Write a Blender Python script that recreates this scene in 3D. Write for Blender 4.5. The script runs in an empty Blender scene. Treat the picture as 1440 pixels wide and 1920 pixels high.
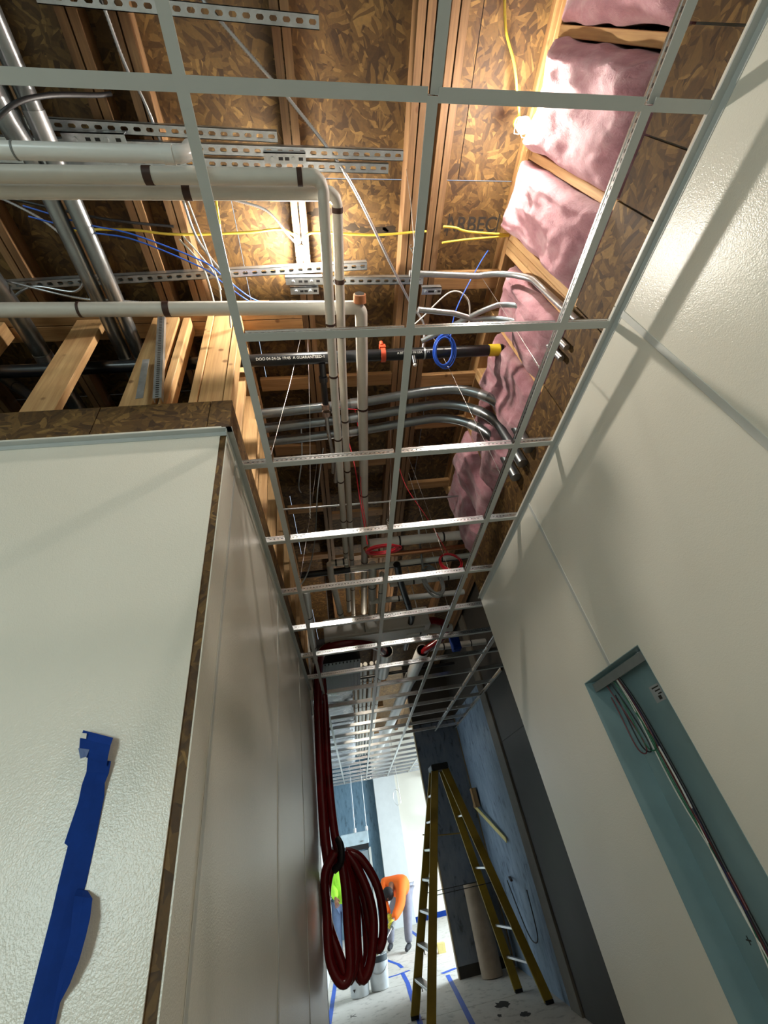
import bpy, bmesh, math, random
from mathutils import Vector, Matrix, noise
C = bpy.context.scene.collection
SC = bpy.context.scene
random.seed(7)
PI = math.pi

# ------------------------------------------------------------------ camera
cam = bpy.data.cameras.new('camera'); camo = bpy.data.objects.new('camera', cam); C.objects.link(camo)
R = ((0.98593462, -0.04589826, -0.16070553), (-0.09574635, 0.63301148, -0.76819861), (0.13698743, 0.77278057, 0.61971335))
rx, ry, rz = Vector(R[0]), -Vector(R[1]), -Vector(R[2])
camo.matrix_world = Matrix(((rx.x, ry.x, rz.x, 0), (rx.y, ry.y, rz.y, 0), (rx.z, ry.z, rz.z, 1.62), (0, 0, 0, 1)))
cam.sensor_fit = 'VERTICAL'; cam.sensor_height = 24; cam.lens = 768.99 * 24 / 1920
cam.clip_start = 0.02
SC.camera = camo
# ------------------------------------------------------------------ world, lights, exposure
w = bpy.data.worlds.new('world'); SC.world = w; w.use_nodes = True
w.node_tree.nodes['Background'].inputs[0].default_value = (0.62, 0.8, 1, 1)
w.node_tree.nodes['Background'].inputs[1].default_value = 1.2

def area(name, loc, rot, sx, sy, watts, col):
    l = bpy.data.lights.new(name, 'AREA'); l.shape = 'RECTANGLE'; l.size = sx; l.size_y = sy; l.energy = watts; l.color = col
    o = bpy.data.objects.new(name, l); C.objects.link(o); o.location = loc; o.rotation_euler = rot
    return o
area('daylight_front_window', (-2.8, -3.55, 1.72), (PI/2, 0, 0), 1.15, 1.4, 58, (0.80, 1, .98))
area('daylight_side_window', (4.65, 10.1, 1.9), (0, PI/2-.5, 0), 2.2, 2.7, 380, (0.76, 0.91, 1))
vs = SC.view_settings
vs.view_transform = 'Standard'; vs.look = 'None'; vs.gamma = 1; vs.use_curve_mapping = False; vs.exposure = 0.45
SC.cycles.use_denoising = True
SC.cycles.max_bounces = 8; SC.cycles.diffuse_bounces = 4; SC.cycles.glossy_bounces = 4
SC.cycles.caustics_reflective = False; SC.cycles.caustics_refractive = False
SC.cycles.sample_clamp_indirect = 4

# ------------------------------------------------------------------ materials
def lin(c):
    return tuple(((v/12.92) if v <= .04045 else ((v+.055)/1.055)**2.4) for v in c)
def rgb(r, g, b): return (*lin((r/255, g/255, b/255)), 1)

class NT:
    def __init__(s, name):
        s.m = bpy.data.materials.new(name); s.m.use_nodes = True
        s.t = s.m.node_tree; s.b = s.t.nodes['Principled BSDF']
    def n(s, typ, **kw):
        x = s.t.nodes.new('ShaderNode' + typ)
        for k, v in kw.items():
            if k.startswith('i_'):
                key = k[2:]; key = int(key) if key.isdigit() else key.replace('_', ' ')
                s.set(x.inputs[key], v)
            else: setattr(x, k, v)
        return x
    def set(s, inp, v):
        if isinstance(v, bpy.types.NodeSocket): s.t.links.new(v, inp)
        else: inp.default_value = v
    def ramp(s, fac, stops):
        r = s.n('ValToRGB'); e = r.color_ramp.elements
        while len(e) < len(stops): e.new(.5)
        for k, (p, c) in enumerate(stops): e[k].position = p; e[k].color = c
        s.t.links.new(fac, r.inputs[0]); return r.outputs[0]
    def math(s, op, a, b=0):
        m = s.n('Math', operation=op); s.set(m.inputs[0], a); s.set(m.inputs[1], b); return m.outputs[0]
    def mix(s, f, a, b, blend='MIX'):
        m = s.n('Mix', data_type='RGBA', blend_type=blend); s.set(m.inputs[0], f); s.set(m.inputs[6], a); s.set(m.inputs[7], b); return m.outputs[2]
    def coords(s, scale=(1, 1, 1), rnd=True):
        tc = s.n('TexCoord'); v = tc.outputs['Object']
        if rnd:
            oi = s.n('ObjectInfo'); k = s.math('MULTIPLY', oi.outputs['Random'], 37.0)
            a = s.n('VectorMath', operation='ADD'); s.set(a.inputs[0], v); s.set(a.inputs[1], k); v = a.outputs[0]
        mp = s.n('Mapping'); s.set(mp.inputs['Vector'], v); mp.inputs['Scale'].default_value = scale
        return mp.outputs[0]
    def noise(s, v, scale, detail=3, rough=.5, dist=0):
        t = s.n('TexNoise', i_Scale=scale, i_Detail=detail, i_Roughness=rough, i_Distortion=dist); s.set(t.inputs['Vector'], v); return t
    def bump(s, h, strength, dist):
        b = s.n('Bump', i_Strength=strength, i_Distance=dist); s.set(b.inputs['Height'], h); s.set(s.b.inputs['Normal'], b.outputs[0])
    def base(s, c, rough=.5, metal=0, spec=None):
        s.set(s.b.inputs['Base Color'], c); s.set(s.b.inputs['Roughness'], rough); s.b.inputs['Metallic'].default_value = metal
        if spec is not None: s.b.inputs['Specular IOR Level'].default_value = spec

def plain(name, c, rough=.5, metal=0, var=.12, scale=8, bump=0, bscale=60, spec=None, stretch=(1, 1, 1)):
    t = NT(name); v = t.coords(stretch); nz = t.noise(v, scale, 4, .6)
    lo = tuple(x*(1-var) for x in c[:3])+(1,); hi = tuple(min(1, x*(1+var)) for x in c[:3])+(1,)
    t.base(t.ramp(nz.outputs[0], [(.3, lo), (.7, hi)]), rough, metal, spec)
    if bump:
        n2 = t.noise(v, bscale, 3); t.bump(n2.outputs[0], bump, .004)
    return t.m

def frp():
    t = NT('pebbled_white_panel'); v = t.coords((1, 1, 1), False)
    nz = t.noise(v, 1.2, 3); t.base(t.ramp(nz.outputs[0], [(.3, rgb(222, 215, 200)), (.7, rgb(230, 224, 210))]), .27)
    n2 = t.noise(v, 260, 1, .5); n3 = t.noise(v, 60, 2)
    h = t.math('ADD', n2.outputs[0], t.math('MULTIPLY', n3.outputs[0], .5))
    t.bump(h, .45, .0015); return t.m
def osb(name, swz, tint=1.0):
    t = NT(name); v = t.coords()
    sx = t.n('SeparateXYZ'); t.set(sx.inputs[0], v); cb = t.n('CombineXYZ')
    t.set(cb.inputs[0], sx.outputs[swz[0]]); t.set(cb.inputs[1], sx.outputs[swz[1]]); p = cb.outputs[0]
    wz = t.noise(p, 5, 2); wm = t.n('VectorMath', operation='MULTIPLY_ADD'); t.set(wm.inputs[0], wz.outputs['Color']); wm.inputs[1].default_value = (.07, .07, 0); t.set(wm.inputs[2], p); p = wm.outputs[0]
    def layer(cells, fx, fy, off):
        a = t.n('VectorMath', operation='ADD'); t.set(a.inputs[0], p); a.inputs[1].default_value = (off, off*.7, 0)
        v1 = t.n('TexVoronoi', voronoi_dimensions='2D', i_Scale=cells); t.set(v1.inputs['Vector'], a.outputs[0])
        s1 = t.n('SeparateColor'); t.set(s1.inputs[0], v1.outputs['Color'])
        rt = t.n('VectorRotate', rotation_type='Z_AXIS'); t.set(rt.inputs['Vector'], a.outputs[0]); t.set(rt.inputs['Angle'], t.math('MULTIPLY', s1.outputs[0], 6.3))
        mp = t.n('Mapping'); t.set(mp.inputs['Vector'], rt.outputs[0]); mp.inputs['Scale'].default_value = (fx, fy, 1)
        v2 = t.n('TexVoronoi', voronoi_dimensions='2D', i_Scale=1); t.set(v2.inputs['Vector'], mp.outputs[0])
        s2 = t.n('SeparateColor'); t.set(s2.inputs[0], v2.outputs['Color'])
        return t.math('ADD', t.math('MULTIPLY', s2.outputs[1], .75), t.math('MULTIPLY', s1.outputs[1], .25))
    l1 = layer(9, 10, 42, 0); l2 = layer(14, 16, 70, 3.3); nm = t.noise(p, 13, 2)
    f = t.mix(t.ramp(nm.outputs[0], [(.45, (0, 0, 0, 1)), (.5, (1, 1, 1, 1))]), l1, l2)
    c = [(60, 40, 15), (78, 55, 23), (90, 66, 30), (101, 76, 37), (132, 104, 58)]
    c = [rgb(*[min(255, q*tint) for q in x]) for x in c]
    col = t.ramp(f, [(.08, c[0]), (.3, c[1]), (.5, c[2]), (.7, c[3]), (.92, c[4])])
    fine = t.noise(p, 90, 2); col = t.mix(.25, col, t.ramp(fine.outputs[0], [(.3, rgb(70, 45, 22)), (.7, rgb(205, 170, 118))]), 'SOFT_LIGHT')
    t.base(col, .7); t.bump(f, .35, .003); return t.m
def wood(name, ax, a, b):
    t = NT(name); sc = [26, 26, 26]; sc[ax] = 1.3; v = t.coords(tuple(sc))
    nz = t.noise(v, 1, 4, .62, .4); v2 = t.coords(tuple(s*5 for s in sc)); n2 = t.noise(v2, 1, 2)
    col = t.ramp(nz.outputs[0], [(.3, rgb(*a)), (.5, rgb(*[(p+q)/2 for p, q in zip(a, b)])), (.7, rgb(*b))])
    col = t.mix(.2, col, t.ramp(n2.outputs[0], [(.35, rgb(120, 80, 40)), (.65, rgb(255, 230, 190))]), 'SOFT_LIGHT')
    oi = t.n('ObjectInfo'); hs = t.n('HueSaturation'); t.set(hs.inputs['Color'], col); t.set(hs.inputs['Value'], t.math('ADD', t.math('MULTIPLY', oi.outputs['Random'], .3), .82))
    kv = t.coords((7, 7, 7)); vk = t.n('TexVoronoi', i_Scale=1.0); t.set(vk.inputs['Vector'], kv)
    col = t.mix(t.ramp(vk.outputs['Distance'], [(.06, (.75, .75, .75, 1)), (.12, (0, 0, 0, 1))]), hs.outputs[0], rgb(96, 58, 28))
    t.base(col, .62); t.bump(nz.outputs[0], .2, .002); return t.m
def emit(name, c, s):
    t = NT(name); t.base(c, .4); t.b.inputs['Emission Color'].default_value = c; t.b.inputs['Emission Strength'].default_value = s; return t.m

LA, LB = (144, 106, 66), (180, 142, 98)
WX, WY, WZ = wood('lumber_along_x', 0, LA, LB), wood('lumber_along_y', 1, LA, LB), wood('lumber_upright', 2, (180, 140, 94), (214, 176, 128))
JY = wood('joist_lumber', 1, (110, 82, 54), (142, 110, 76))
OSBXY, OSBYZ, OSBXZ = osb('strand_board_deck', (0, 1)), osb('strand_board_side', (1, 2)), osb('strand_board_front', (0, 2))
FRP = frp()
TRIM = plain('white_trim', rgb(196, 195, 188), .4, var=.03)
TEE = plain('white_tee_paint', rgb(182, 184, 180), .45, var=.03)
TEEWEB = plain('zinc_tee_web', (.78, .79, .8, 1), .24, .95, var=.06, scale=30, bump=.14, bscale=130)
GALV = plain('galvanised_steel', (.55, .58, .6, 1), .36, .9, var=.2, scale=18)
EMT = plain('steel_conduit', (.5, .51, .52, 1), .34, .9, var=.1, scale=14)
EMTD = plain('dull_conduit', (.30, .32, .33, 1), .3, .9, var=.15, scale=10)
PIPEW = plain('white_pipe_jacket', rgb(208, 204, 194), .5, var=.05, bump=.15, bscale=45)
PVC = plain('white_pvc', rgb(225, 224, 220), .3, var=.03)
BAND = plain('brown_band', rgb(60, 36, 26), .6)
COPPER = plain('copper', (.6, .28, .15, 1), .32, .95)
BLK = plain('black_pipe_paint', rgb(24, 25, 28), .28, var=.3)
BLKM = plain('black_plastic', rgb(18, 18, 20), .5)
ORNG = plain('orange_clamp', rgb(190, 70, 38), .5)
HOSE = plain('red_hose', rgb(112, 15, 20), .22, var=.15)
REDW = plain('red_cable', rgb(210, 40, 55), .45)
BLUEW = plain('blue_cable', rgb(45, 95, 200), .4)
YELW = plain('yellow_cable', rgb(225, 195, 70), .45)
WHTW = plain('white_cable', rgb(215, 210, 200), .5)
BLKW = plain('black_cable', rgb(30, 28, 30), .5)
GRNW = plain('green_wire', rgb(40, 105, 70), .4)
WIRE = plain('hanger_wire', (.6, .58, .55, 1), .35, .9)
FLEX = plain('armoured_cable', (.52, .53, .55, 1), .3, .9)
TAPE = plain('blue_tape', rgb(14, 52, 128), .75, var=.12, scale=20, spec=.15)
TAPEF = plain('blue_floor_tape', rgb(30, 85, 190), .6)
DRY = plain('painted_drywall', rgb(205, 206, 204), .7, var=.03)
GREYW = plain('dark_grey_board', rgb(54, 50, 44), .6, var=.14, scale=2.5)
GREYT = plain('taupe_trim', rgb(104, 97, 86), .6)
def blueboard(name, a, b):
    t = NT(name); v = t.coords((1, 1, 1), False)
    sw = t.n('Mapping'); t.set(sw.inputs['Vector'], v); sw.inputs['Rotation'].default_value = (.6, .5, .2); sw.inputs['Scale'].default_value = (9, 9, 3)
    n1 = t.noise(sw.outputs[0], 1.6, 4, .6, .6); n2 = t.noise(v, 1.1, 3)
    c = t.ramp(n1.outputs[0], [(.32, rgb(*[x*.55 for x in a])), (.42, rgb(*a)), (.75, rgb(*b))])
    c = t.mix(.3, c, t.ramp(n2.outputs[0], [(.3, rgb(*[x*.7 for x in a])), (.7, rgb(*b))])); t.base(c, .75); return t.m
BLUEB = blueboard('blue_gypsum_board', (136, 158, 184), (168, 188, 208))
SLATE = blueboard('slate_blue_board', (124, 132, 146), (146, 154, 164))
SLATEF = blueboard('blue_grey_board', (84, 112, 130), (110, 136, 152))
def floormat():
    t = NT('floor_paper'); v = t.coords((1, 1, 1), False)
    n1 = t.noise(v, .9, 4, .6); n2 = t.noise(v, 9, 4, .65)
    c = t.ramp(n1.outputs[0], [(.3, rgb(190, 182, 170)), (.7, rgb(222, 215, 205))])
    c = t.mix(.5, c, t.ramp(n2.outputs[0], [(.28, rgb(105, 96, 88)), (.45, rgb(215, 208, 198)), (.8, rgb(228, 222, 212))])); t.base(c, .6); t.bump(n2.outputs[0], .15, .004); return t.m
FLOORM = floormat()
PAPER = plain('paper_roll', rgb(170, 150, 128), .8)
def pink():
    t = NT('pink_fibre'); v = t.coords((1, 1.4, .8)); n1 = t.noise(v, 9, 5, .65); n2 = t.noise(v, 45, 5, .75, .8)
    t.base(t.ramp(n1.outputs[0], [(.25, rgb(148, 92, 102)), (.5, rgb(178, 124, 132)), (.8, rgb(206, 168, 172))]), .85)
    t.b.inputs['Sheen Weight'].default_value = .3
    t.bump(n2.outputs[0], .6, .012); return t.m
PINK = pink()
def foil():
    t = NT('crinkled_foil'); v = t.coords((2, 5, 2)); n1 = t.noise(v, 3, 5, .7, .5)
    t.base((.72, .74, .77, 1), .2, .95); t.bump(n1.outputs[0], .9, .06); return t.m
FOIL = foil()
TEAL = plain('teal_grey_steel', rgb(130, 154, 156), .38, .1, var=.12, scale=3)
STEEL = plain('bright_steel_box', rgb(190, 205, 212), .35, .3)
YLAD = plain('yellow_fibreglass', rgb(158, 132, 34), .5, var=.15)
REDT = plain('red_trim', rgb(130, 25, 30), .4)
ALU = plain('aluminium', (.62, .62, .62, 1), .4, .85)
ORS = plain('orange_hoodie', rgb(255, 108, 20), .8, var=.05, bump=.2, bscale=25)
LIME = plain('lime_shirt', rgb(170, 235, 60), .8)
DENIM = plain('grey_trousers', rgb(128, 128, 140), .85, var=.15)
DENIM2 = plain('blue_jeans', rgb(110, 130, 165), .85, var=.15)
SKIN = plain('skin', rgb(150, 100, 75), .6)
HAIR = plain('dark_hair', rgb(22, 18, 18), .8)
BOOT = plain('dark_boot', rgb(38, 38, 42), .7)
GLOVE = plain('yellow_glove', rgb(225, 205, 60), .7)
BUCK = plain('white_bucket', rgb(215, 220, 222), .4)
CREAM = plain('cream_card', rgb(245, 225, 150), .7)
INK = plain('black_ink', rgb(44, 38, 32), .8)
INKW = plain('white_ink', rgb(215, 212, 205), .6)
GREYC = plain('grey_plastic', rgb(120, 122, 120), .5)
LABY = plain('yellow_label', rgb(210, 180, 30), .5)
BULBM = [emit('lit_bulb_main', (1, .935, .83, 1), 1350), emit('lit_bulb_side', (1, .935, .83, 1), 760), emit('added_rear_bulb', (1, .935, .83, 1), 110), emit('lit_bulb_far', (1, .88, .70, 1), 330)]

# ------------------------------------------------------------------ builders
WL = {}
def wl(o): return WL.get(o.name, Vector((0, 0, 0)))
def link(name, me, mat, parent, loc):
    o = bpy.data.objects.new(name, me); C.objects.link(o)
    o.location = loc - (wl(parent) if parent else Vector((0, 0, 0))); WL[o.name] = Vector(loc)
    if parent: o.parent = parent
    for m in (mat if isinstance(mat, (list, tuple)) else [mat]): me.materials.append(m)
    return o
class MB:
    def __init__(s): s.v = []; s.f = []; s.mi = []; s.sm = []
    def add(s, vs, fs, mi=0, sm=False):
        k = len(s.v); s.v += [tuple(q) for q in vs]; s.f += [tuple(i+k for i in f) for f in fs]; s.mi += [mi]*len(fs); s.sm += [sm]*len(fs); return s
    def box(s, x0, x1, y0, y1, z0, z1, mi=0):
        return s.add([(x0, y0, z0), (x1, y0, z0), (x1, y1, z0), (x0, y1, z0), (x0, y0, z1), (x1, y0, z1), (x1, y1, z1), (x0, y1, z1)],
                     [(0, 3, 2, 1), (4, 5, 6, 7), (0, 1, 5, 4), (1, 2, 6, 5), (2, 3, 7, 6), (3, 0, 4, 7)], mi)
    def bar(s, a, b, w, t, up=(0, 0, 1), mi=0):
        a, b = Vector(a), Vector(b); d = (b-a).normalized(); u = Vector(up); sx = d.cross(u)
        if sx.length < 1e-4: sx = d.cross(Vector((0, 1, 0)))
        sx.normalize(); uu = sx.cross(d).normalized(); vs = []
        for p in (a, b):
            for i, j in ((-1, -1), (1, -1), (1, 1), (-1, 1)): vs.append(p+sx*(i*w/2)+uu*(j*t/2))
        return s.add(vs, [(0, 3, 2, 1), (4, 5, 6, 7), (0, 1, 5, 4), (1, 2, 6, 5), (2, 3, 7, 6), (3, 0, 4, 7)], mi)
    def tube(s, pts, r, seg=10, mi=0, caps=True):
        P = [Vector(p) for p in pts]; n = len(P); vs = []; fs = []
        t0 = (P[1]-P[0]).normalized(); u = t0.orthogonal().normalized(); pt = t0
        for i in range(n):
            t = (P[min(i+1, n-1)]-P[max(i-1, 0)]).normalized()
            ax = pt.cross(t)
            if ax.length > 1e-6: u = Matrix.Rotation(pt.angle(t), 3, ax.normalized()) @ u
            u = (u-t*u.dot(t)).normalized(); pt = t; v = t.cross(u)
            rr = r[i] if isinstance(r, (list, tuple)) else r
            for k in range(seg):
                a = 2*PI*k/seg; vs.append(P[i]+(u*math.cos(a)+v*math.sin(a))*rr)
        for i in range(n-1):
            for k in range(seg):
                k2 = (k+1) % seg; fs.append((i*seg+k, i*seg+k2, (i+1)*seg+k2, (i+1)*seg+k))
        s.add(vs, fs, mi, True)
        if caps:
            s.add([vs[k] for k in range(seg)], [tuple(reversed(range(seg)))], mi); s.add([vs[(n-1)*seg+k] for k in range(seg)], [tuple(range(seg))], mi)
        return s
    def build(s, name, mat, parent=None, bev=0):
        lo = Vector([min(q[i] for q in s.v) for i in range(3)]); hi = Vector([max(q[i] for q in s.v) for i in range(3)]); c = (lo+hi)/2
        me = bpy.data.meshes.new(name); me.from_pydata([Vector(q)-c for q in s.v], [], s.f); me.update()
        me.polygons.foreach_set('material_index', s.mi); me.polygons.foreach_set('use_smooth', s.sm)
        if bev:
            bm = bmesh.new(); bm.from_mesh(me); bmesh.ops.bevel(bm, geom=list(bm.edges), offset=bev, segments=1, affect='EDGES', profile=.5); bm.to_mesh(me); bm.free()
        return link(name, me, mat, parent, c)
def box(name, x0, x1, y0, y1, z0, z1, mat, parent=None, bev=0): return MB().box(x0, x1, y0, y1, z0, z1).build(name, mat, parent, bev)
def tube(name, pts, r, mat, parent=None, seg=10): return MB().tube(pts, r, seg).build(name, mat, parent)
def smooth(pts, n=8):
    P = [Vector(p) for p in pts]; out = []
    for i in range(len(P)-1):
        p0, p1, p2, p3 = P[max(i-1, 0)], P[i], P[i+1], P[min(i+2, len(P)-1)]
        for k in range(n):
            t = k/n; out.append(.5*((2*p1)+(p2-p0)*t+(2*p0-5*p1+4*p2-p3)*t*t+(3*p1-p0-3*p2+p3)*t**3))
    return out+[P[-1]]
def tag(o, label, cat, group=None, kind=None):
    if label: o['label'] = label
    if cat: o['category'] = cat
    if group: o['group'] = group
    if kind: o['kind'] = kind
    return o
def empty(name, loc, label=None, cat=None, group=None, kind=None):
    o = bpy.data.objects.new(name, None); C.objects.link(o); o.location = loc; WL[o.name] = Vector(loc); o.empty_display_size = .1
    return tag(o, label, cat, group, kind)
def structure(name, loc=(0, 0, 0)): return empty(name, loc, kind='structure')
def text(name, s, size, loc, xd, ud, mat, parent, align='CENTER', weight=0):
    cu = bpy.data.curves.new(name, 'FONT'); cu.body = s; cu.size = size; cu.align_x = align; cu.align_y = 'CENTER'; cu.extrude = .0004; cu.offset = weight
    tmp = bpy.data.objects.new(name, cu); C.objects.link(tmp); me = bpy.data.meshes.new_from_object(tmp); bpy.data.objects.remove(tmp); bpy.data.curves.remove(cu)
    me.materials.clear(); me.materials.append(mat); o = bpy.data.objects.new(name, me); C.objects.link(o)
    x = Vector(xd).normalized(); u = Vector(ud).normalized(); z = x.cross(u)
    M = Matrix(((x.x, u.x, z.x), (x.y, u.y, z.y), (x.z, u.z, z.z))).to_4x4()
    o.rotation_euler = M.to_euler(); o.location = Vector(loc)-(wl(parent) if parent else Vector())
    if parent: o.parent = parent
    return o
def obj(name, mb, mat, label, cat, group=None): return tag(mb.build(name, mat), label, cat, group)

# ------------------------------------------------------------------ floor
XL, XR, YB, YF = -3.9, 4.6, -3.5, 14.0
fl = structure('floor', (.4, 5, 0))
for (x0, x1, y0, y1) in [(-3.9, 2.2, -3.5, -1), (-3.9, 2.2, -1, 1.3), (-3.9, 2.2, 1.3, 3.4), (-.9, 2.2, 3.4, 5.3), (-.9, 2.2, 5.3, 7.25), (-.9, 4.6, 7.25, 8.9), (-.9, 4.6, 8.9, 9.55), (-.9, 4.6, 9.55, 11.4), (-.9, 4.6, 11.4, 14.2)]:
    box('paper_sheet', x0, x1, y0+.004, y1-.004, -.02, 0, FLOORM, fl)
box('slab', -4, 4.8, -3.7, 14.3, -.14, -.022, plain('concrete', rgb(120, 118, 112), .8), fl)
for (x, y) in [(-.28, 8.05), (-.27, 7.55), (.5, 7.3), (1.1, 6.5), (-.2, 10.2)]:
    text('printed_mark', 'K', .15, (x, y, .0012), (1, 0, 0), (0, 1, 0), INK, fl, weight=-.002)
    pass
def scuff(x, y, r):
    vs = [(x, y, .0009)]+[(x+math.cos(a*PI/8)*r*random.uniform(.5, 1.2), y+math.sin(a*PI/8)*r*1.7*random.uniform(.4, 1.1), .0009) for a in range(16)]
    MB().add(vs, [(0, 1+i, 1+(i+1) % 16) for i in range(16)]).build('scuff', INK, fl)
scuff(1.42, 7.05, .10); scuff(1.55, 6.6, .06); scuff(1.3, 6.75, .03)

# ------------------------------------------------------------------ roof deck and joists
ce = structure('ceiling', (0, 5, 4.34))
DZ = 4.34; JB = 4.22
k = 0
y = -3.6-.03+.569-.569
rows = [.569+1.22*i for i in range(-4, 12)]
for i, y0 in enumerate(rows):
    xs = [-4.0+(0 if i % 2 else -1.22)+2.44*j for j in range(6)]
    for x0 in xs:
        a, b = max(x0, -4), min(x0+2.44, 4.8)
        if b-a > .05: box('osb_panel', a+.002, b-.002, y0+.0025, y0+1.2175, DZ, DZ+.018, OSBXY, ce)
for xc in [-2.65, -2.05, -1.46, -1.135, -.79, -.61, .004, .603, .745, 1.46, 1.9, 2.4, 3.0, 3.6, 4.2]:
    for (y0, y1) in [(-3.5, 4.6), (4.61, 14.1)]:
        if xc > 1.2 and y1 < 5: y0 = 3.1
        for s in (-1, 1): box('joist_board', xc+s*.0385-(.035 if s > 0 else 0)+(0 if s > 0 else 0), xc+s*.0385+(0 if s > 0 else .035), y0, y1, JB, DZ-.001, JY, ce)
BL = [(.785, 1.2, .985, 1.085), (.785, 1.2, 1.69, 1.79), (.785, 1.2, 2.10, 2.19), (.785, 1.2, 2.85, 2.94), (.045, .56, 1.66, 1.75), (.045, .56, 2.48, 2.57), (.045, .56, 3.2, 3.29),
      (-.37, -.037, 1.66, 1.75), (-.37, -.037, 2.28, 2.37), (-.37, -.037, 3.05, 3.14), (-.37, -.037, 3.9, 3.99), (.045, .56, 4.0, 4.09)]
for b in BL: box('blocking', b[0], b[1], b[2], b[3], JB+.002, JB+.04, WX, ce)
text('printed_lettering', 'ARBEC', .105, (1.0, .775, DZ-.001), (1, 0, 0), (0, -1, 0), INK, ce, weight=.0015)
for x in (.86, 1.165): MB().box(x-.004, x+.004, .72, .83, DZ-.0012, DZ-.0004).build('printed_bar', INK, ce)
for (x, y, rr) in [(.30, .79, .05), (.37, .80, .045), (.47, .81, .06), (.52, .80, .05), (.10, .72, .05), (.17, .71, .04)]:
    MB().add([(x+math.cos(a*PI/7)*rr*random.uniform(.5, 1.2), y+math.sin(a*PI/7)*rr*.5*random.uniform(.4, 1.1), DZ-.0008) for a in range(14)], [tuple(reversed(range(14)))]).build('ink_smudge', plain('faded_ink', rgb(44, 32, 18), .9), ce)

# ------------------------------------------------------------------ right wall
XW = 1.187
wr = structure('wall_right', (1.25, 0, 0))
CY0, CY1, CZ0, CZ1 = 1.575, 2.08, .55, 2.07
ys = [-3.5, -1.75, -.53, .69, 1.815, 3.05]
for i in range(5):
    m = MB(); a, b = ys[i]+.002, ys[i+1]-.002
    if b < CY0 or a > CY1: m.box(XW, XW+.004, a, b, 0, 3.092)
    else:
        c0, c1 = max(a, CY0), min(b, CY1)
        if c0 > a: m.box(XW, XW+.004, a, c0, 0, 3.092)
        if c1 < b: m.box(XW, XW+.004, c1, b, 0, 3.092)
        m.box(XW, XW+.004, c0, c1, CZ1, 3.092); m.box(XW, XW+.004, c0, c1, 0, CZ0)
    m.build('wall_panel', FRP, wr)
for y in ys[1:5]:
    z0 = CZ1+.002 if CY0 < y < CY1 else 0
    box('joint_strip', XW-.003, XW, y-.012, y+.012, z0, 3.03, TRIM, wr, .001)
m = MB()
for (a, b, c, d) in [(-3.5, CY0, 0, 3.09), (CY1, 3.05, 0, 3.09), (CY0, CY1, CZ1, 3.09), (CY0, CY1, 0, CZ0)]: m.box(XW+.005, 1.34, a, b, c, d)
m.build('wall_core', DRY, wr)
oy = [-3.5, -2.2, -1.2, -.42, -.02, .225, .41, .80, 1.21, 1.66, 2.1, 2.75, 3.05]
for i in range(len(oy)-1):
    box('osb_strip', XW+.004, XW+.017, oy[i]+.003, oy[i+1]-.003, 3.092, 3.335+random.uniform(-.008, .008), OSBYZ, wr)
box('wall_core_upper', XW+.018, 1.34, -3.5, 3.05, 3.092, 3.32, DRY, wr)
SY = [-.42, .0, .412, .775, .812, .849, 1.225, 1.645, 1.683, 2.10, 2.51, 2.93, -.85, -1.3]
for y in SY: box('stud', 1.2, 1.336, y, y+.036, 3.32, 4.215, WZ, wr, .002)
for q in (0, 1): box('top_plate', 1.2, 1.336, -3.5, 3.05, 4.217+q*.04, 4.255+q*.04, WY, wr, .002)
box('rafter_tail', 1.19, 1.228, -3.5, 3.05, 4.30, 4.338, WY, wr)
for (y0, y1) in [(-3.5, -1.3), (-1.296, .9), (.904, 3.05)]: box('sheathing_panel', 1.341, 1.353, y0, y1, 3.0, 4.4, OSBYZ, wr)
wa = tag(MB().box(XW-.024, XW, -3.4, 3.04, 3.048, 3.051).box(XW-.002, XW, -3.4, 3.04, 3.024, 3.051).box(XW-.024, XW-.022, -3.4, 3.04, 3.0505, 3.0535).build('trim_1', TEE), None, None, kind='structure')

# insulation batts -----------------------------------------------------------
def batt(name, y0, y1, z0, z1, bulge, seed, label, slump=0, x0=1.185):
    nu, nv = 40, 60; vs = []; fs = []
    def f(u, v):
        yy = y0+(y1-y0)*u; zz = z0+(z1-z0)*v
        e = min(u, 1-u, v, 1-v); prof = min(1, e/.12)**.5
        P = Vector((yy*3.2+seed*9, zz*3.2, seed))
        d = noise.noise(P*.9)*.05+abs(noise.noise(Vector((P.x*1.7+5, P.y*1.1, P.z))))*.025+noise.fractal(Vector((P.x*2.6, P.y*1.3, P.z)), 1.1, 2.1, 3)*.016+abs(noise.noise(Vector((P.x*5, P.y*2.2, P.z))))*.012
        xx = x0+.02-((bulge+.02)*prof)-d*prof*1.2
        yy += noise.noise(P*2+Vector((4, 1, 0)))*.018; zz += noise.noise(P*2+Vector((0, 7, 3)))*.03-slump*(1-abs(2*u-1))*v
        return (xx, yy, zz)
    for j in range(nv+1):
        for i in range(nu+1): vs.append(f(i/nu, j/nv))
    nf = len(vs)
    for j in range(nv):
        for i in range(nu):
            a = j*(nu+1)+i; fs.append((a, a+nu+1, a+nu+2, a+1))
    ring = [i for i in range(nu+1)]+[j*(nu+1)+nu for j in range(1, nv+1)]+[nv*(nu+1)+i for i in range(nu-1, -1, -1)]+[j*(nu+1) for j in range(nv-1, 0, -1)]
    for r in ring: q = vs[r]; vs.append((1.33, min(max(q[1], y0), y1), min(max(q[2], z0), z1)))
    L = len(ring)
    for q in range(L): fs.append((ring[q], ring[(q+1) % L], nf+(q+1) % L, nf+q))
    fs.append(tuple(nf+q for q in range(L)))
    o = MB().add(vs, fs, 0, True).build(name, PINK); return tag(o, label, 'insulation', 'pink insulation batts in the right wall')
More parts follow.
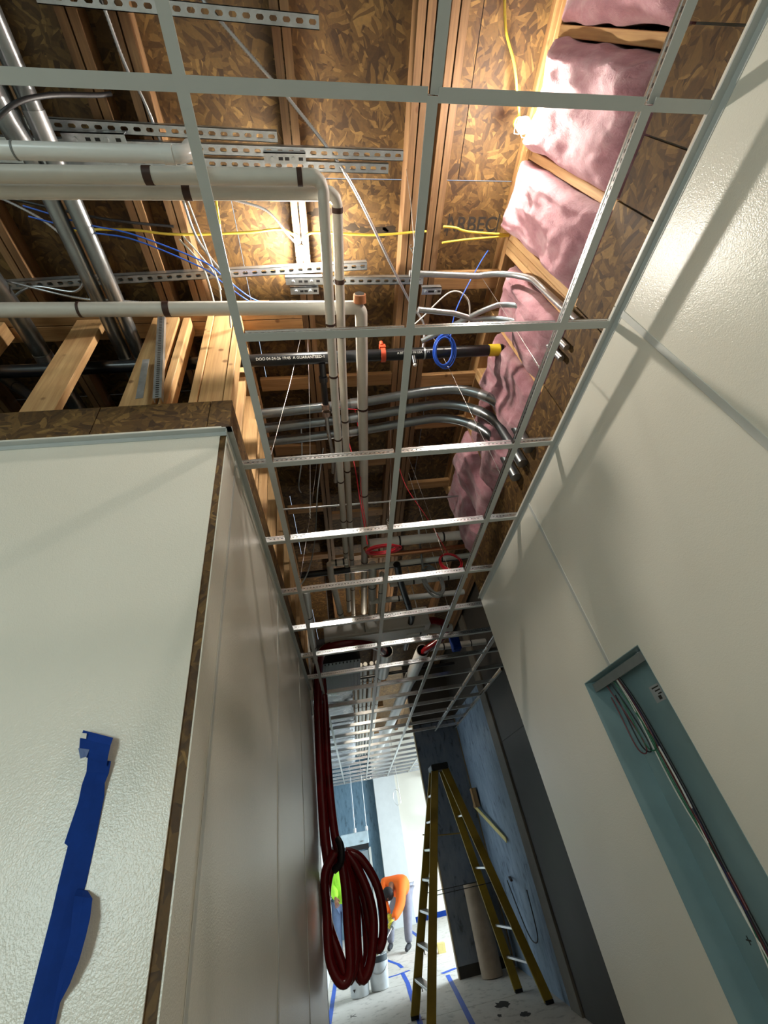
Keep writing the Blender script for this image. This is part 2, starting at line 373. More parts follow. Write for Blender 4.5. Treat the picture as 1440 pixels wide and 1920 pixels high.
BT = [(-.38, -.005, 3.34, 4.21, .035, 'pink fibreglass batt cut off by the top of the frame'),
      (.04, .408, 3.35, 4.22, .05, 'large pink fibreglass batt right beside the lit bulb by the wall'),
      (.452, .765, 3.34, 4.25, .05, 'pink fibreglass batt just below the bulb batt, above the triple stud'),
      (.89, 1.215, 3.34, 4.05, .05, 'pink fibreglass batt behind the two bent thin conduits'),
      (1.265, 1.64, 3.34, 4.0, .06, 'pink fibreglass batt at the yellow-labelled end of the black pipe'),
      (1.725, 2.09, 3.34, 3.98, .05, 'pink fibreglass batt behind the three thick bent conduits'),
      (2.14, 2.5, 3.34, 4.12, .05, 'dim pink fibreglass batt just beyond the thick bent conduits'),
      (2.55, 2.92, 3.34, 4.1, .04, 'last dim pink fibreglass batt near the end of the white wall')]
for i, b in enumerate(BT): batt('insulation_batt', b[0], b[1], b[2], b[3], b[4], i+1.37, b[5])

# ------------------------------------------------------------------ left front wall and left corridor wall
YW, XC = 1.145, -.38
wf = structure('wall_front', (-2, 1.2, 0))
xs = [-3.9, -2.85, -1.63, -.407]
for i in range(3): box('wall_panel', xs[i]+.001, xs[i+1]-(0 if i == 2 else .001), YW, YW+.004, 0, 3.088, FRP, wf)
box('osb_sheet', -3.9, XC-.004, YW+.005, YW+.017, 0, 3.09, OSBXZ, wf)
for a, b in [(-3.9, -2.3), (-2.296, -1.5), (-1.496, -.93), (-.926, -.47), (-.466, XC+.004)]:
    box('osb_strip', a, b, YW+.004, YW+.017, 3.0905, 3.275, OSBXZ, wf)
box('wall_core', -3.9, -.5, YW+.018, 1.25, 0, 3.26, DRY, wf)
for (a, b) in [(-1.27, -1.125), (-.87, -.72), (-1.67, -1.63), (-2.1, -2.06), (-2.5, -2.46)]:
    w0 = .038
    box('stud', a, a+w0, 1.165, 1.255, 3.26, 4.13, WZ, wf, .002) if b-a < .1 else (box('stud', a, a+.14, 1.165, 1.203, 3.26, 4.13, WZ, wf, .002))
box('stud', -.708, -.67, 1.17, 1.26, 3.26, 4.13, WZ, wf, .002)
box('stud', -.572, -.536, 1.16, 1.25, 3.26, 4.13, WZ, wf, .002)
box('corner_stud', -.533, -.425, 1.166, 1.204, 3.26, 4.13, WZ, wf, .002)
box('corner_stud', -.421, -.386, 1.16, 1.25, 3.26, 4.13, WZ, wf, .002)
box('top_plate', -3.9, -.036, 1.115, 1.2, 4.14, 4.178, WX, wf, .002)
box('top_plate', -3.9, -.036, 1.204, 1.29, 4.14, 4.178, WX, wf, .002)
box('top_plate', -3.9, -.22, 1.12, 1.205, 4.18, 4.218, WX, wf, .002)

wc = structure('wall_left', (-.43, 3, 0))
ys2 = [YW+.005, 1.30, 2.52, 3.74, 5.2]
for i in range(4): box('wall_panel', XC-.004, XC, ys2[i]+.001, ys2[i+1]-.001, 0, 3.088, FRP, wc)
for y in ys2[1:4]: box('joint_strip', XC, XC+.003, y-.012, y+.012, 0, 3.03, TRIM, wc, .001)
box('wall_core', -.49, XC-.005, 1.27, 5.2, 0, 3.26, DRY, wc)
for a, b in [(YW+.018, 1.9), (1.903, 3.1), (3.103, 4.3), (4.303, 5.2)]: box('osb_strip', XC-.016, XC+.002, a, b, 3.0905, 3.275, OSBYZ, wc)
for y in (1.37, 1.72, 1.80, 2.10, 2.46, 2.50, 2.86, 3.27, 3.68, 4.09, 4.5, 4.9): box('stud', -.478, -.388, y, y+.038, 3.26, 4.135, WZ, wc, .002)
for q in (0, 1): box('top_plate', -.478, -.388, 1.3, 5.2, 4.137+q*.04, 4.175+q*.04, WY, wc, .002)
box('wall_end', -.9, -.38, 5.2, 5.26, 0, 4.2, DRY, wc)
tr = tag(MB().box(-3.9, XC+.022, YW-.024, YW, 3.046, 3.051).box(XC, XC+.024, YW-.024, 5.2, 3.046, 3.051).box(-3.9, XC, YW-.003, YW, 3.024, 3.051).box(XC, XC+.003, YW-.02, 5.2, 3.024, 3.051).build('trim_2', TEE), None, None, kind='structure')

# ------------------------------------------------------------------ back and outer walls (behind the camera, behind the box room)
wb = structure('wall_back', (-1, -3.55, 0)); m = MB()
for (a, b, c, d) in [(-4, -3.4, 0, 4.4), (-2.2, 1.4, 0, 4.4), (-3.4, -2.2, 0, 1.0), (-3.4, -2.2, 2.44, 4.4)]: m.box(a, b, -3.62, -3.5, c, d)
m.build('wall_panel', DRY, wb)
box('wall_side', -4.02, -3.9, -3.62, 1.2, 0, 4.4, DRY)['kind'] = 'structure'
bpy.data.objects['wall_side'].name = 'wall_near_left'
box('wall_inner', -4.02, -3.9, 1.2, 5.3, 0, 4.4, GREYW)['kind'] = 'structure'
box('wall_rear', -3.9, -.9, 5.26, 5.36, 0, 4.4, GREYW)['kind'] = 'structure'

# ------------------------------------------------------------------ far hall: alcove, slate wall, far room
box('wall_far_left', -.82, -.70, 5.26, 14.0, 0, 4.35, DRY)['kind'] = 'structure'
wal = structure('wall_alcove', (2.05, 5, 0))
for (y0, y1, z0, z1) in [(3.05, 4.6, 0, 2.4), (4.603, 6.1, 0, 2.4), (3.05, 4.6, 2.403, 4.34), (4.603, 6.1, 2.403, 4.34)]: box('dark_panel', 2.0, 2.1, y0, y1, z0, z1, GREYW, wal)
box('corner_trim', 1.975, 2.1, 6.1, 6.38, 0, 4.3, GREYT, wal, .004)
box('blue_panel', 2.0, 2.1, 6.38, 7.4, 0, 3.25, BLUEB, wal); box('blue_panel', 2.0, 2.1, 7.403, 8.4, 0, 3.25, BLUEB, wal)
box('upper_panel', 2.01, 2.1, 6.38, 8.4, 3.255, 4.34, GREYW, wal)
box('corner_bead', 1.985, 2.0, 8.385, 8.4, 0, 3.2, plain('bead', rgb(150, 130, 95), .7), wal)
box('wall_alcove_end', 1.352, 2.1, 2.95, 3.05, 0, 4.34, GREYW)['kind'] = 'structure'
wsl = structure('wall_slate', (2, 8.5, 0))
box('slate_panel', 1.2, 2.0, 8.4, 8.5, .12, 3.2, SLATE, wsl); box('upper_panel', 1.2, 2.1, 8.402, 8.5, 3.203, 4.338, GREYW, wsl); box('edge_bead', 1.185, 1.2, 8.395, 8.505, 0, 3.4, plain('edge_tan', rgb(160, 140, 108), .7), wsl)  # upper panel extended from the real wall up to the deck to block daylight
box('base_board', 1.2, 2.0, 8.402, 8.49, 0, .118, GREYW, wsl); box('back_panel', 2.1, 4.6, 8.4, 8.5, 0, 4.34, DRY, wsl)
wfr = structure('wall_far', (1, 14, 0))
box('blue_panel', -.82, -.1, 14, 14.1, 0, 4.34, SLATEF, wfr); box('blue_panel', -.097, .553, 14, 14.1, 0, 4.34, SLATEF, wfr)
box('white_panel', 1.17, 2.02, 14, 14.1, 0, 4.34, FRP, wfr); box('white_panel', 2.023, 4.7, 14, 14.1, 0, 4.34, FRP, wfr)
box('pilaster', .555, 1.165, 13.78, 14.08, 0, 4.34, DRY, wfr, .005)
box('base_tape', 1.17, 2.1, 13.99, 14, 0, .1, TAPE, wfr)
wfs = structure('wall_far_right', (4.6, 11, 0)); m = MB()
for (a, b, c, d) in [(8.5, 8.7, 0, 4.34), (11.5, 14.1, 0, 4.34), (8.7, 11.5, 0, .6), (8.7, 11.5, 3.0, 4.34)]: m.box(4.6, 4.7, a, b, c, d)
m.build('wall_panel', DRY, wfs)
wn = structure('window_1', (2.2, 13.4, 2.0))
box('window_frame', 2.08, 2.14, 13.0, 13.06, 1.9, 2.95, TRIM, wn); box('window_frame', 2.08, 2.14, 13.9, 13.96, 1.9, 2.95, TRIM, wn); box('window_frame', 2.08, 2.14, 13.06, 13.9, 1.9, 1.96, TRIM, wn); box('window_frame', 2.08, 2.14, 13.06, 13.9, 2.89, 2.95, TRIM, wn)
# ------------------------------------------------------------------ suspended ceiling grid
G = 3.05
cg = empty('suspended_ceiling_grid', (.4, 5, G), 'white metal suspended ceiling grid of main runners and cross tees without tiles', 'ceiling grid')
LX, MX, RX = -.239, .365, .972
def tee(name, a, b, axis, c, z=G, hw=.0145, h=.038):
    m = MB(); q = MB()
    if axis == 'y': m.box(c-hw, c+hw, a, b, z, z+.003); q.box(c-.0015, c+.0015, a, b, z+.003, z+h); q.box(c-.0035, c+.0035, a, b, z+h, z+h+.008)
    else: m.box(a, b, c-hw, c+hw, z, z+.003); q.box(a, b, c-.0015, c+.0015, z+.003, z+h); q.box(a, b, c-.0035, c+.0035, z+h, z+h+.008)
    o = m.build(name, TEE, cg); q.build('web', TEEWEB, o); return o
def slots(par, a, b, axis, c, z):                       # row of route holes punched in the web
    m = MB(); n = int((b-a)/.022)
    for i in range(n):
        t = a+.011+i*.022
        if axis == 'x': m.box(t-.005, t+.005, c-.0019, c+.0019, z, z+.004)
        else: m.box(c-.0019, c+.0019, t-.005, t+.005, z, z+.004)
    o = m.build('web_perforation', BLKM, par); o['kind'] = 'stuff'
for (x, y0, y1, z, dx) in [(LX, -1.2, 3.6, 0, 0), (LX, 3.602, 8.5, 0, 0), (LX, 8.502, 13.75, 0, 0), (MX, -1.2, .128, .005, .008), (MX, .13, 3.6, 0, 0), (MX, 3.602, 8.5, 0, 0), (MX, 8.502, 13.75, 0, 0),
                            (RX, -1.2, .128, .02, .022), (RX, .13, 3.6, 0, 0), (RX, 3.602, 8.5, 0, 0), (RX, 8.502, 13.75, 0, 0), (1.58, 3.4, 8.36, 0, 0), (1.58, 8.56, 13.75, 0, 0), (2.19, 8.56, 13.75, 0, 0), (1.978, 5.2, 8.39, 0, 0)]:
    o = tee('main_tee', y0, y1, 'y', x+dx, G+z)
    if y1 < 4: slots(o, max(y0, -.4), y1, 'y', x+dx, G+z+.026)
for k in range(-2, 23):
    y = .128+.6145*k
    left = -3.0 if k <= 0 else (LX if k == 1 else (-.37 if y < 5.2 else -.69))
    right = XW-.002 if y < 3.02 else (1.99 if y < 8.36 else 2.8)
    xs = [left]+[x for x in (-2.7, -2.09, -1.48, -.86, LX, MX, RX, 1.58, 2.19) if left+.05 < x < right-.05]+[right]
    for i in range(len(xs)-1):
        o = tee('cross_tee', xs[i]+.0145*(i > 0 or k == 1), xs[i+1]-.0145*(i < len(xs)-2), 'x', y)
        if 1 <= k <= 7: slots(o, xs[i]+.02, xs[i+1]-.02, 'x', y, G+.026)
# hanger wires
hw = [((LX, 1.35, G+.04), (-.04, 1.30, 4.22)), ((MX, 2.0, G+.04), (.57, 2.0, 4.22)), ((MX, .5, G+.04), (.56, .5, 4.22)), ((RX, .95, G+.04), (1.05, .98, 4.22)), ((.85, 2.6, G+.04), (.76, 2.5, 4.22)), ((RX, 1.6, G+.04), (.77, 1.3, 4.22)),
      ((LX, 2.55, G+.04), (-.03, 2.4, 4.22)), ((-.1, 1.9, G+.1), (-.01, 1.3, 4.22)), ((RX, 3.3, G+.04), (.78, 2.7, 4.22)), ((MX, 3.6, G+.04), (.5, 3.4, 4.22))]
hl = ['near the wall corner, left of the white pipes', 'crossing the lit middle runner near the orange-clamped pipe row', 'at the near middle runner beside the paired joists', 'rising to the blocking over the thin conduits', 'hanging between red coil and pink batts', 'slanting past the thick conduits at right',
      'beside the left runner deep in the corridor', 'long and twisted, left of the three white pipes', 'slanting in front of the last pink batt', 'far along the middle runner by the white cross pipes']
for (a, b), t in zip(hw, hl):
    m = MB(); m.tube([a, Vector(a).lerp(Vector(b), .5)+Vector((.006, .003, 0)), b], .0013, 5)
    m.tube([Vector(a)+Vector((math.cos(i)*.004, math.sin(i)*.004, i*.004)) for i in range(20)], .0013, 5)
    obj('hanger_wire', m, WIRE, 'thin steel hanger wire '+t, 'wire', 'ceiling hanger wires')

# ------------------------------------------------------------------ bulbs on cords
def bulb(loc, label, horiz, mt):
    t = empty('work_light', loc, label, 'light bulb', 'lit bulbs of the work lights'); p = Vector(loc)
    prof = [(0, -.034), (.014, -.031), (.026, -.02), (.031, -.004), (.029, .01), (.02, .026), (.014, .036)]
    m = MB(); vs = []; fs = []; n = 16
    for r, z in prof:
        for k in range(n): vs.append(p+Vector((max(r, .001)*math.cos(2*PI*k/n), max(r, .001)*math.sin(2*PI*k/n), z)))
    for j in range(len(prof)-1):
        for k in range(n): fs.append((j*n+k, j*n+(k+1) % n, (j+1)*n+(k+1) % n, (j+1)*n+k))
    fs.append(tuple(reversed(range(n)))); m.add(vs, fs, 0, True); m.build('bulb', BULBM[mt], t)
    m = MB().tube([p+Vector((0, 0, .036)), p+Vector((0, 0, .06))], .016, 12).tube([p+Vector((0, 0, .06)), p+Vector((0, 0, .075))], .022, 12); m.build('socket', YELW if horiz else GREYC, t)
    m = MB()
    for k in range(3):
        a = k*PI/3+.3; m.tube([p+Vector((.02*math.cos(a), .02*math.sin(a), .06)), p+Vector((.045*math.cos(a), .045*math.sin(a), .01)), p+Vector((.04*math.cos(a), .04*math.sin(a), -.035)), p+Vector((0, 0, -.055))], .0012, 5)
    m.build('wire_guard', WIRE, t)
    return t
bulb((0.0, .85, 4.14), 'lit bare bulb hanging under the joist left of the white pipes', False, 0)
bulb((1.06, .302, 4.05), 'lit bare bulb by the pink batts at upper right', True, 1)
bulb((.92, -.75, 4.13), 'unseen bare bulb added behind the camera to brighten the left corridor wall', False, 2)  # added bulb out of view, placed to brighten the left corridor wall
bulb((.35, 5.05, 3.70), 'lit bare bulb hidden behind the hanging white box', False, 3)

def cable(name, pts, r, mat, label, n=8, seg=6, cat='cable', group=None): return obj(name, MB().tube(smooth(pts, n), r, seg), mat, label, cat, group)
def ringed(name, pts, r, label, group='armoured flexible cables'):
    P = smooth(pts, 40); d = 0; Q = [P[0]]
    out = []; L = 0; step = .0055
    acc = 0
    for i in range(len(P)-1):
        seg = (P[i+1]-P[i]).length; t = acc
        while t < seg: out.append(P[i].lerp(P[i+1], t/seg)); t += step
        acc = t-seg
    rr = [r*(1 if k % 2 else .8) for k in range(len(out))]
    return obj(name, MB().tube(out, rr, 7), FLEX, label, 'cable', group)
cable('yellow_power_cord', [(.35, 5.05, 3.775), (.355, 5.06, 4.0), (.34, 5.05, 4.338)], .006, YELW, 'yellow cord holding the bulb hidden behind the hanging box')
cable('yellow_power_cord', [(-1.1, .754, 4.19), (-.85, .754, 4.195), (-.63, .775, 4.195), (-.28, .769, 4.2), (-.09, .757, 4.205), (0, .80, 4.2), (.08, .77, 4.2), (.4, .783, 4.205), (.63, .772, 4.21), (.70, .77, 4.215)], .006, YELW, 'long yellow power cord strung across the joists past the lit left bulb')
cable('yellow_power_cord', [(.79, .743, 4.2), (.86, .748, 4.2), (.945, .768, 4.2), (1.19, .783, 4.2)], .006, YELW, 'upper of two yellow cords under the printed lettering at right')
cable('yellow_power_cord', [(.795, .822, 4.2), (.9, .81, 4.2), (1.02, .80, 4.2), (1.19, .788, 4.2)], .006, YELW, 'lower of two yellow cords under the printed lettering at right')
cable('yellow_power_cord', [(.955, -.06, 4.3), (.966, .031, 4.24), (1.02, .122, 4.21), (1.06, .213, 4.2), (1.09, .28, 4.2), (1.06, .302, 4.13)], .006, YELW, 'short yellow cord hanging down to the bulb by the pink batts')
cable('yellow_power_cord', [(-.39, .60, 4.2), (-.385, .66, 4.1), (-.38, .69, 4.06)], .006, YELW, 'tiny yellow cable end just left of the left runner')
ringed('armoured_cable', [(-.30, -.02, 4.2), (-.24, .041, 4.19), (-.064, .199, 4.19), (.015, .268, 4.19), (.255, .523, 4.17), (.491, .907, 4.16), (.63, 1.13, 4.16), (.72, 1.25, 4.1), (.7, 1.4, 4.0)], .0085, 'long silver armoured cable slanting from the near strut to the black pipe')
ringed('armoured_cable', [(-.66, -.2, 4.19), (-.64, .06, 4.19), (-.625, .197, 4.19), (-.594, .305, 4.2), (-.55, .6, 4.19), (-.52, .8, 4.17), (-.38, 1.0, 4.1)], .008, 'silver armoured cable running along the third joist from left')
ringed('armoured_cable', [(-.42, .60, 4.2), (-.305, .629, 4.2), (-.157, .673, 4.2), (-.064, .779, 4.2), (-.02, .84, 4.24)], .007, 'short pale armoured cable curving towards the lit left bulb')
ringed('armoured_cable', [(-1.45, .55, 4.15), (-1.2, .7, 4.15), (-1.1, .86, 4.12), (-1.18, 1.0, 4.1), (-1.4, .98, 4.1), (-1.6, 1.1, 4.05)], .007, 'looped armoured cable among the large conduits at left edge')
ringed('armoured_cable', [(-1.6, .9, 4.1), (-1.3, .95, 4.0), (-1.12, 1.0, 4.0), (-.98, 1.02, 4.02), (-.8, 1.08, 4.1)], .007, 'sagging armoured cable between the two large conduits and studs')
cable('black_cable', [(-1.25, .48, 3.7), (-1.08, .36, 3.72), (-.95, .27, 3.78), (-.86, .25, 3.9), (-.76, .27, 4.15), (-.72, .27, 4.2)], .009, BLKW, 'thick black cable arching over the near white pipe at left')
cable('blue_cable', [(-1.2, .62, 4.05), (-.958, .675, 4.0), (-.77, .717, 4.0), (-.493, .833, 4.0), (-.409, .909, 4.0), (-.296, 1.013, 4.0), (-.2, 1.1, 4.1)], .0035, BLUEW, 'upper blue data cable slanting over the left runner', group='blue data cables')
cable('blue_cable', [(-1.2, .66, 4.05), (-.958, .705, 4.0), (-.77, .74, 4.0), (-.5, .86, 3.99), (-.42, .93, 3.99), (-.31, 1.03, 4.0), (-.22, 1.12, 4.1)], .0035, BLUEW, 'lower blue data cable slanting over the left runner', group='blue data cables')
cable('dark_cable', [(-1.5, .55, 4.1), (-1.2, .62, 4.1), (-.9, .69, 4.12), (-.62, .73, 4.16)], .006, BLKW, 'thin dark cable parallel to the yellow cord at left')
for i, (a, b, c) in enumerate([((-.62, .80, 4.2), (-.5, .86, 4.0), (-.47, 1.0, 3.9)), ((-.6, .78, 4.2), (-.45, .9, 4.0), (-.44, 1.02, 3.9)), ((-.53, .62, 4.2), (-.47, .8, 4.05), (-.43, .95, 3.95))]):
    cable('white_cable', [a, b, c], .004, WHTW, ['leftmost', 'middle', 'rightmost'][i]+' of three thin white cables dropping past the third joist', group='thin white cables at the third joist')
cable('white_cable', [(-.39, .62, 4.18), (-.385, .8, 4.0), (-.40, 1.0, 3.9), (-.41, 1.1, 3.85)], .005, WHTW, 'white cable hanging close left of the left runner')
def coil(name, c, ra, rb, n, r, mat, label, tail, ax=(1, 0, 0), up=(0, .4, 1)):
    a = Vector(ax).normalized(); u = Vector(up).normalized(); m = MB(); t = empty(name, c, label, 'cable coil')
    for k in range(n):
        o = Vector((random.uniform(-1, 1), random.uniform(-1, 1), random.uniform(-1, 1)))*r*2.6; f = random.uniform(.86, 1.08)
        p = [Vector(c)+o+a*(ra*f*math.cos(2*PI*i/24+k))+u*(rb*f*math.sin(2*PI*i/24+k)) for i in range(25)]
        MB().tube(p, r, 5).build('loop', mat, t)
    MB().tube(smooth(tail, 6), r, 5).build('tail', mat, t); return t
coil('blue_cable_coil', (.775, 1.25, 3.79), .058, .085, 10, .0035, BLUEW, 'blue data cable coil tied on the black pipe', [(.8, 1.2, 3.8), (.86, 1.08, 3.95), (1.02, .93, 4.15), (1.09, .87, 4.22)], up=(0, .9, -.42))
coil('red_cable_coil', (.385, 2.53, 3.3), .125, .09, 6, .0045, REDW, 'red cable coil hanging by the middle runner', [(.27, 2.48, 3.32), (.25, 2.3, 3.6), (.24, 2.2, 3.9), (.2, 2.1, 4.2)], up=(0, 1, .25))
coil('red_cable_coil', (1.02, 3.0, 3.4), .09, .12, 6, .0035, REDW, 'tangled red cable loops beside the last pink batt', [(1.0, 2.95, 3.45), (.85, 2.75, 3.7), (.7, 2.6, 3.95), (.65, 2.5, 4.2)])
coil('grey_cable_coil', (.88, 3.2, 3.35), .085, .22, 3, .011, GREYC, 'grey flexible conduit loop hanging below the white cross pipe', [(.8, 3.15, 3.45), (.82, 3.1, 3.7), (.85, 3.1, 3.9)])

# ------------------------------------------------------------------ unistrut channels
def strut(name, x0, x1, y0, y1, z, label, w=.041, h=.035, group='slotted steel strut channels'):
    L = math.hypot(x1-x0, y1-y0); dx, dy = (x1-x0)/L, (y1-y0)/L; nx, ny = -dy, dx
    P = lambda t, s, zz: (x0+dx*t+nx*s, y0+dy*t+ny*s, zz)
    m = MB(); n = int(L/.05); pe = L/n
    for i in range(n):
        a, b = i*pe, (i+1)*pe; c0, c1 = a+.011, b-.011; s = w/2; q = .0075; ch = .005
        o = [P(a, -s, z), P(b, -s, z), P(b, s, z), P(a, s, z)]
        inn = [P(c0, -q+ch, z), P(c0+ch, -q, z), P(c1-ch, -q, z), P(c1, -q+ch, z), P(c1, q-ch, z), P(c1-ch, q, z), P(c0+ch, q, z), P(c0, q-ch, z)]
        m.add(o+inn, [(0, 1, 6, 5), (1, 2, 8, 7), (1, 7, 6), (2, 3, 10, 9), (2, 9, 8), (3, 0, 4, 11), (3, 11, 10), (0, 5, 4)])
    for s in (-1, 1):
        k = s*w/2; e = s*(w/2-.0025)
        m.add([P(0, k, z), P(L, k, z), P(L, k, z+h), P(0, k, z+h), P(0, e, z), P(L, e, z), P(L, e, z+h), P(0, e, z+h)], [(0, 1, 2, 3), (7, 6, 5, 4), (3, 2, 6, 7), (0, 3, 7, 4), (1, 5, 6, 2), (0, 4, 5, 1)])
        j = s*(w/2-.010); m.add([P(0, k, z+h), P(L, k, z+h), P(L, j, z+h), P(0, j, z+h)], [(0, 1, 2, 3)])
    return obj(name, m, GALV, label, 'strut channel', group)
strut('strut_channel', -.86, .155, .02, .04, 4.165, 'near slotted steel strut along the top edge of the view')
strut('strut_channel', -1.35, -.06, .36, .385, 4.17, 'slotted steel strut just behind the first white pipe, ending at the middle joist')
strut('strut_channel', -1.4, .53, .425, .44, 4.165, 'upper of the paired slotted struts reaching right past the white pipe elbows')
strut('strut_channel', -1.4, .46, .475, .49, 4.165, 'lower of the paired slotted struts reaching right past the white pipe elbows')
strut('strut_channel', -1.6, .36, 1.0, .925, 4.165, 'slanted strut running behind the conduits just below the lit left bulb')
strut('strut_channel', .0, .70, 1.0, 1.01, 4.165, 'plain strut below the bulb crossing to the paired joists')
strut('strut_channel', -.13, .60, 1.36, 1.37, 3.95, 'short strut under the left part of the black pipe')
strut('strut_channel', .60, .90, 1.36, 1.37, 3.95, 'short strut under the right part of the black pipe')
def bracket(x0, x1, y, z, label):
    t = empty('angle_bracket', ((x0+x1)/2, y, z), label, 'bracket', 'galvanised angle brackets on struts')
    MB().box(x0, x1, y, y+.04, z, z+.004).box(x0, x1, y, y+.004, z, z+.04).build('plate', GALV, t)
    m = MB()
    for f in (.2, .7):
        x = x0+(x1-x0)*f; MB().tube([(x, y+.022, z-.012), (x, y+.022, z)], .009, 6).build('bolt', GALV, t)
    for f in (.4, .55, .88):
        x = x0+(x1-x0)*f; MB().box(x-.01, x+.01, y+.016, y+.028, z-.0008, z+.001).build('slot', BLKM, t)
bracket(-.105, .10, .965, 4.13, 'bright slotted bracket directly below the lit left bulb')
bracket(-.085, .075, 1.015, 4.125, 'bright bolted bracket second below the lit left bulb')
bracket(-.13, .06, .43, 4.12, 'slotted bracket joining the paired struts above the pipe elbows')
bracket(.69, .81, 1.035, 4.13, 'small bracket at the right end of the plain strut by the joist pair')
bracket(-.95, -.70, .38, 4.12, 'slotted bracket at the left behind the first white pipe')

# ------------------------------------------------------------------ white insulated pipes
def pipe(name, pts, r, mat, label, bands=(), n=1, bw=.012, cat='pipe', group=None, bmat=None, seg=16, fit=()):
    P = smooth(pts, n) if n > 1 else [Vector(p) for p in pts]
    base = P[0]; t = empty(name, base, label, cat, group)
    MB().tube(P, r, seg).build('pipe_run', mat, t)
    Ls = [0]
    for i in range(len(P)-1): Ls.append(Ls[-1]+(P[i+1]-P[i]).length)
    for b in bands:
        f, wd = b if isinstance(b, tuple) else (b, bw)
        d = f*Ls[-1]
        for i in range(len(P)-1):
            if Ls[i] <= d <= Ls[i+1]:
                q = P[i].lerp(P[i+1], (d-Ls[i])/max(1e-6, Ls[i+1]-Ls[i])); u = (P[i+1]-P[i]).normalized()
                MB().tube([q-u*wd/2, q+u*wd/2], (r[i] if isinstance(r, list) else r)*1.07, seg).build('band', bmat or BAND, t); break
    for q, dr in fit: MB().tube([Vector(q)-Vector(dr)*.5, Vector(q)+Vector(dr)*.5], r*1.13, seg).build('coupling', mat, t)
    return t
def elbow(c, d1, d2, rr, n=8):       # quarter bend from c+d1*rr to c+d2*rr
    c, d1, d2 = Vector(c), Vector(d1), Vector(d2); o = c+d1*rr+d2*rr
    return [o-d2*rr*math.cos(PI/2*i/n)-d1*rr*math.sin(PI/2*i/n) for i in range(n+1)]
p1 = [(-2.6, .34, 3.56)]+elbow((-.365, .346, 3.56), (-1, 0, 0), (0, 0, 1), .04)+[(-.365, .346, 3.68)]
pipe('plastic_drain_pipe', p1, .0255, PVC, 'nearest white plastic pipe at left, turning up at its right end', [(.73, .006)], bmat=GREYC, fit=[((-.42, .346, 3.56), (.035, 0, 0))])
e2 = elbow((.107, .42, 3.65), (-1, 0, 0), (0, 1, 0), .045); p2 = [(-2.6, .432, 3.65)]+e2+[(.107, 1.25, 3.65), (.132, 3.3, 3.65), (.135, 4.2, 3.65)]
pipe('insulated_pipe', p2, [.028]*4+[.026]*3+[.023]*6, PIPEW, 'leftmost long white insulated pipe along the corridor, fed from the left', [(.32, .03), (.405, .02), .505, .55, .62, .68, .75, .82, .90, .96])
e3 = elbow((.166, .485, 3.715), (-1, 0, 0), (0, 1, 0), .045); p3 = [(-2.6, .49, 3.715)]+e3+[(.163, 1.26, 3.715), (.187, 3.4, 3.715), (.19, 5.0, 3.715)]
pipe('insulated_pipe', p3, [.028]*4+[.026]*3+[.0225]*6, PIPEW, 'middle long white insulated pipe along the corridor, right next to the leftmost', [(.30, .03), (.386, .02), (.425, .02), .462, .539, .60, .68, .76, .84, .92])
e4 = elbow((.28, .99, 3.80), (-1, 0, 0), (0, 1, 0), .035); p4 = [(-2.8, .93, 3.8)]+e4+[(.286, 1.3, 3.8), (.32, 3.1, 3.8), (.322, 4.6, 3.8)]
pipe('insulated_pipe', p4, .033, PIPEW, 'rightmost and thickest long white insulated pipe along the corridor', [(.26, .012), (.318, .03), (.555, .014), (.68, .012), (.75, .014), (.83, .02), (.9, .014)])
MB().tube([(.272, .965, 3.80), (.272, .925, 3.805)], [.034, .032], 16).build('pipe_end_collar', plain('torn_edge', rgb(170, 110, 70), .8), bpy.data.objects['insulated_pipe.002'])
MB().tube([(.272, .925, 3.805), (.272, .922, 3.805)], .025, 16).build('pipe_end_hole', BLKM, bpy.data.objects['insulated_pipe.002'])
FARP = [([(.33, 2.88, 3.6), (1.2, 2.9, 3.6)], .042, PIPEW, 'thick white cross pipe behind the red coil'),
        ([(-.01, 3.12, 3.6), (.14, 3.12, 3.6)], .03, PIPEW, 'short white cross pipe left of the middle corridor pipe'),
        ([(.16, 3.22, 3.58), (1.3, 3.22, 3.58)], .026, PIPEW, 'thin white cross pipe next to the copper pipe'),
        ([(-.02, 3.1, 3.58), (-.02, 3.3, 3.58), (.06, 4.4, 3.58)], .03, PIPEW, 'white pipe bending away left of the long pipes'),
        ([(.37, 3.25, 3.62), (.39, 4.6, 3.62)], .04, PIPEW, 'short thick white pipe beside the rightmost corridor pipe'),
        ([(.46, 3.4, 3.6), (.47, 4.6, 3.6)], .024, PIPEW, 'short thin white pipe right of the thick one'),
        ([(.55, 3.62, 3.6), (1.35, 3.62, 3.6)], .035, PVC, 'white plastic cross pipe before the hanging white box'),
        ([(.35, 3.95, 3.6), (1.4, 4.0, 3.6)], .03, PVC, 'white plastic cross pipe just in front of the hanging white box'),
        ([(.75, 4.45, 3.42), (1.3, 4.5, 3.42)], .045, PVC, 'white plastic pipe under the right end of the hanging box'),
        ([(-.232, 3.0, 3.3), (-.29, 4.6, 3.3)], .035, PVC, 'white pipe along the left wall top near the red hose'),
        ([(1.1, 4.9, 3.5), (1.95, 4.95, 3.5)], .03, PVC, 'white cross pipe over the dark alcove'),
        ([(1.1, 5.3, 3.5), (1.95, 5.35, 3.5)], .04, PVC, 'second white cross pipe over the dark alcove')]
for i, (p, r, m, l) in enumerate(FARP): pipe('cross_pipe' if i < 3 else 'overhead_pipe', p, r, m, l, [(.3, .015), (.75, .015)], seg=12, bmat=BLKM)
pipe('copper_pipe', [(.30, 2.96, 3.62), (.34, 3.02, 3.58), (.42, 3.05, 3.58), (1.25, 3.06, 3.58)], .022, COPPER, 'copper pipe with elbow behind the red coil', [(.2, .02)], n=4, bmat=COPPER)
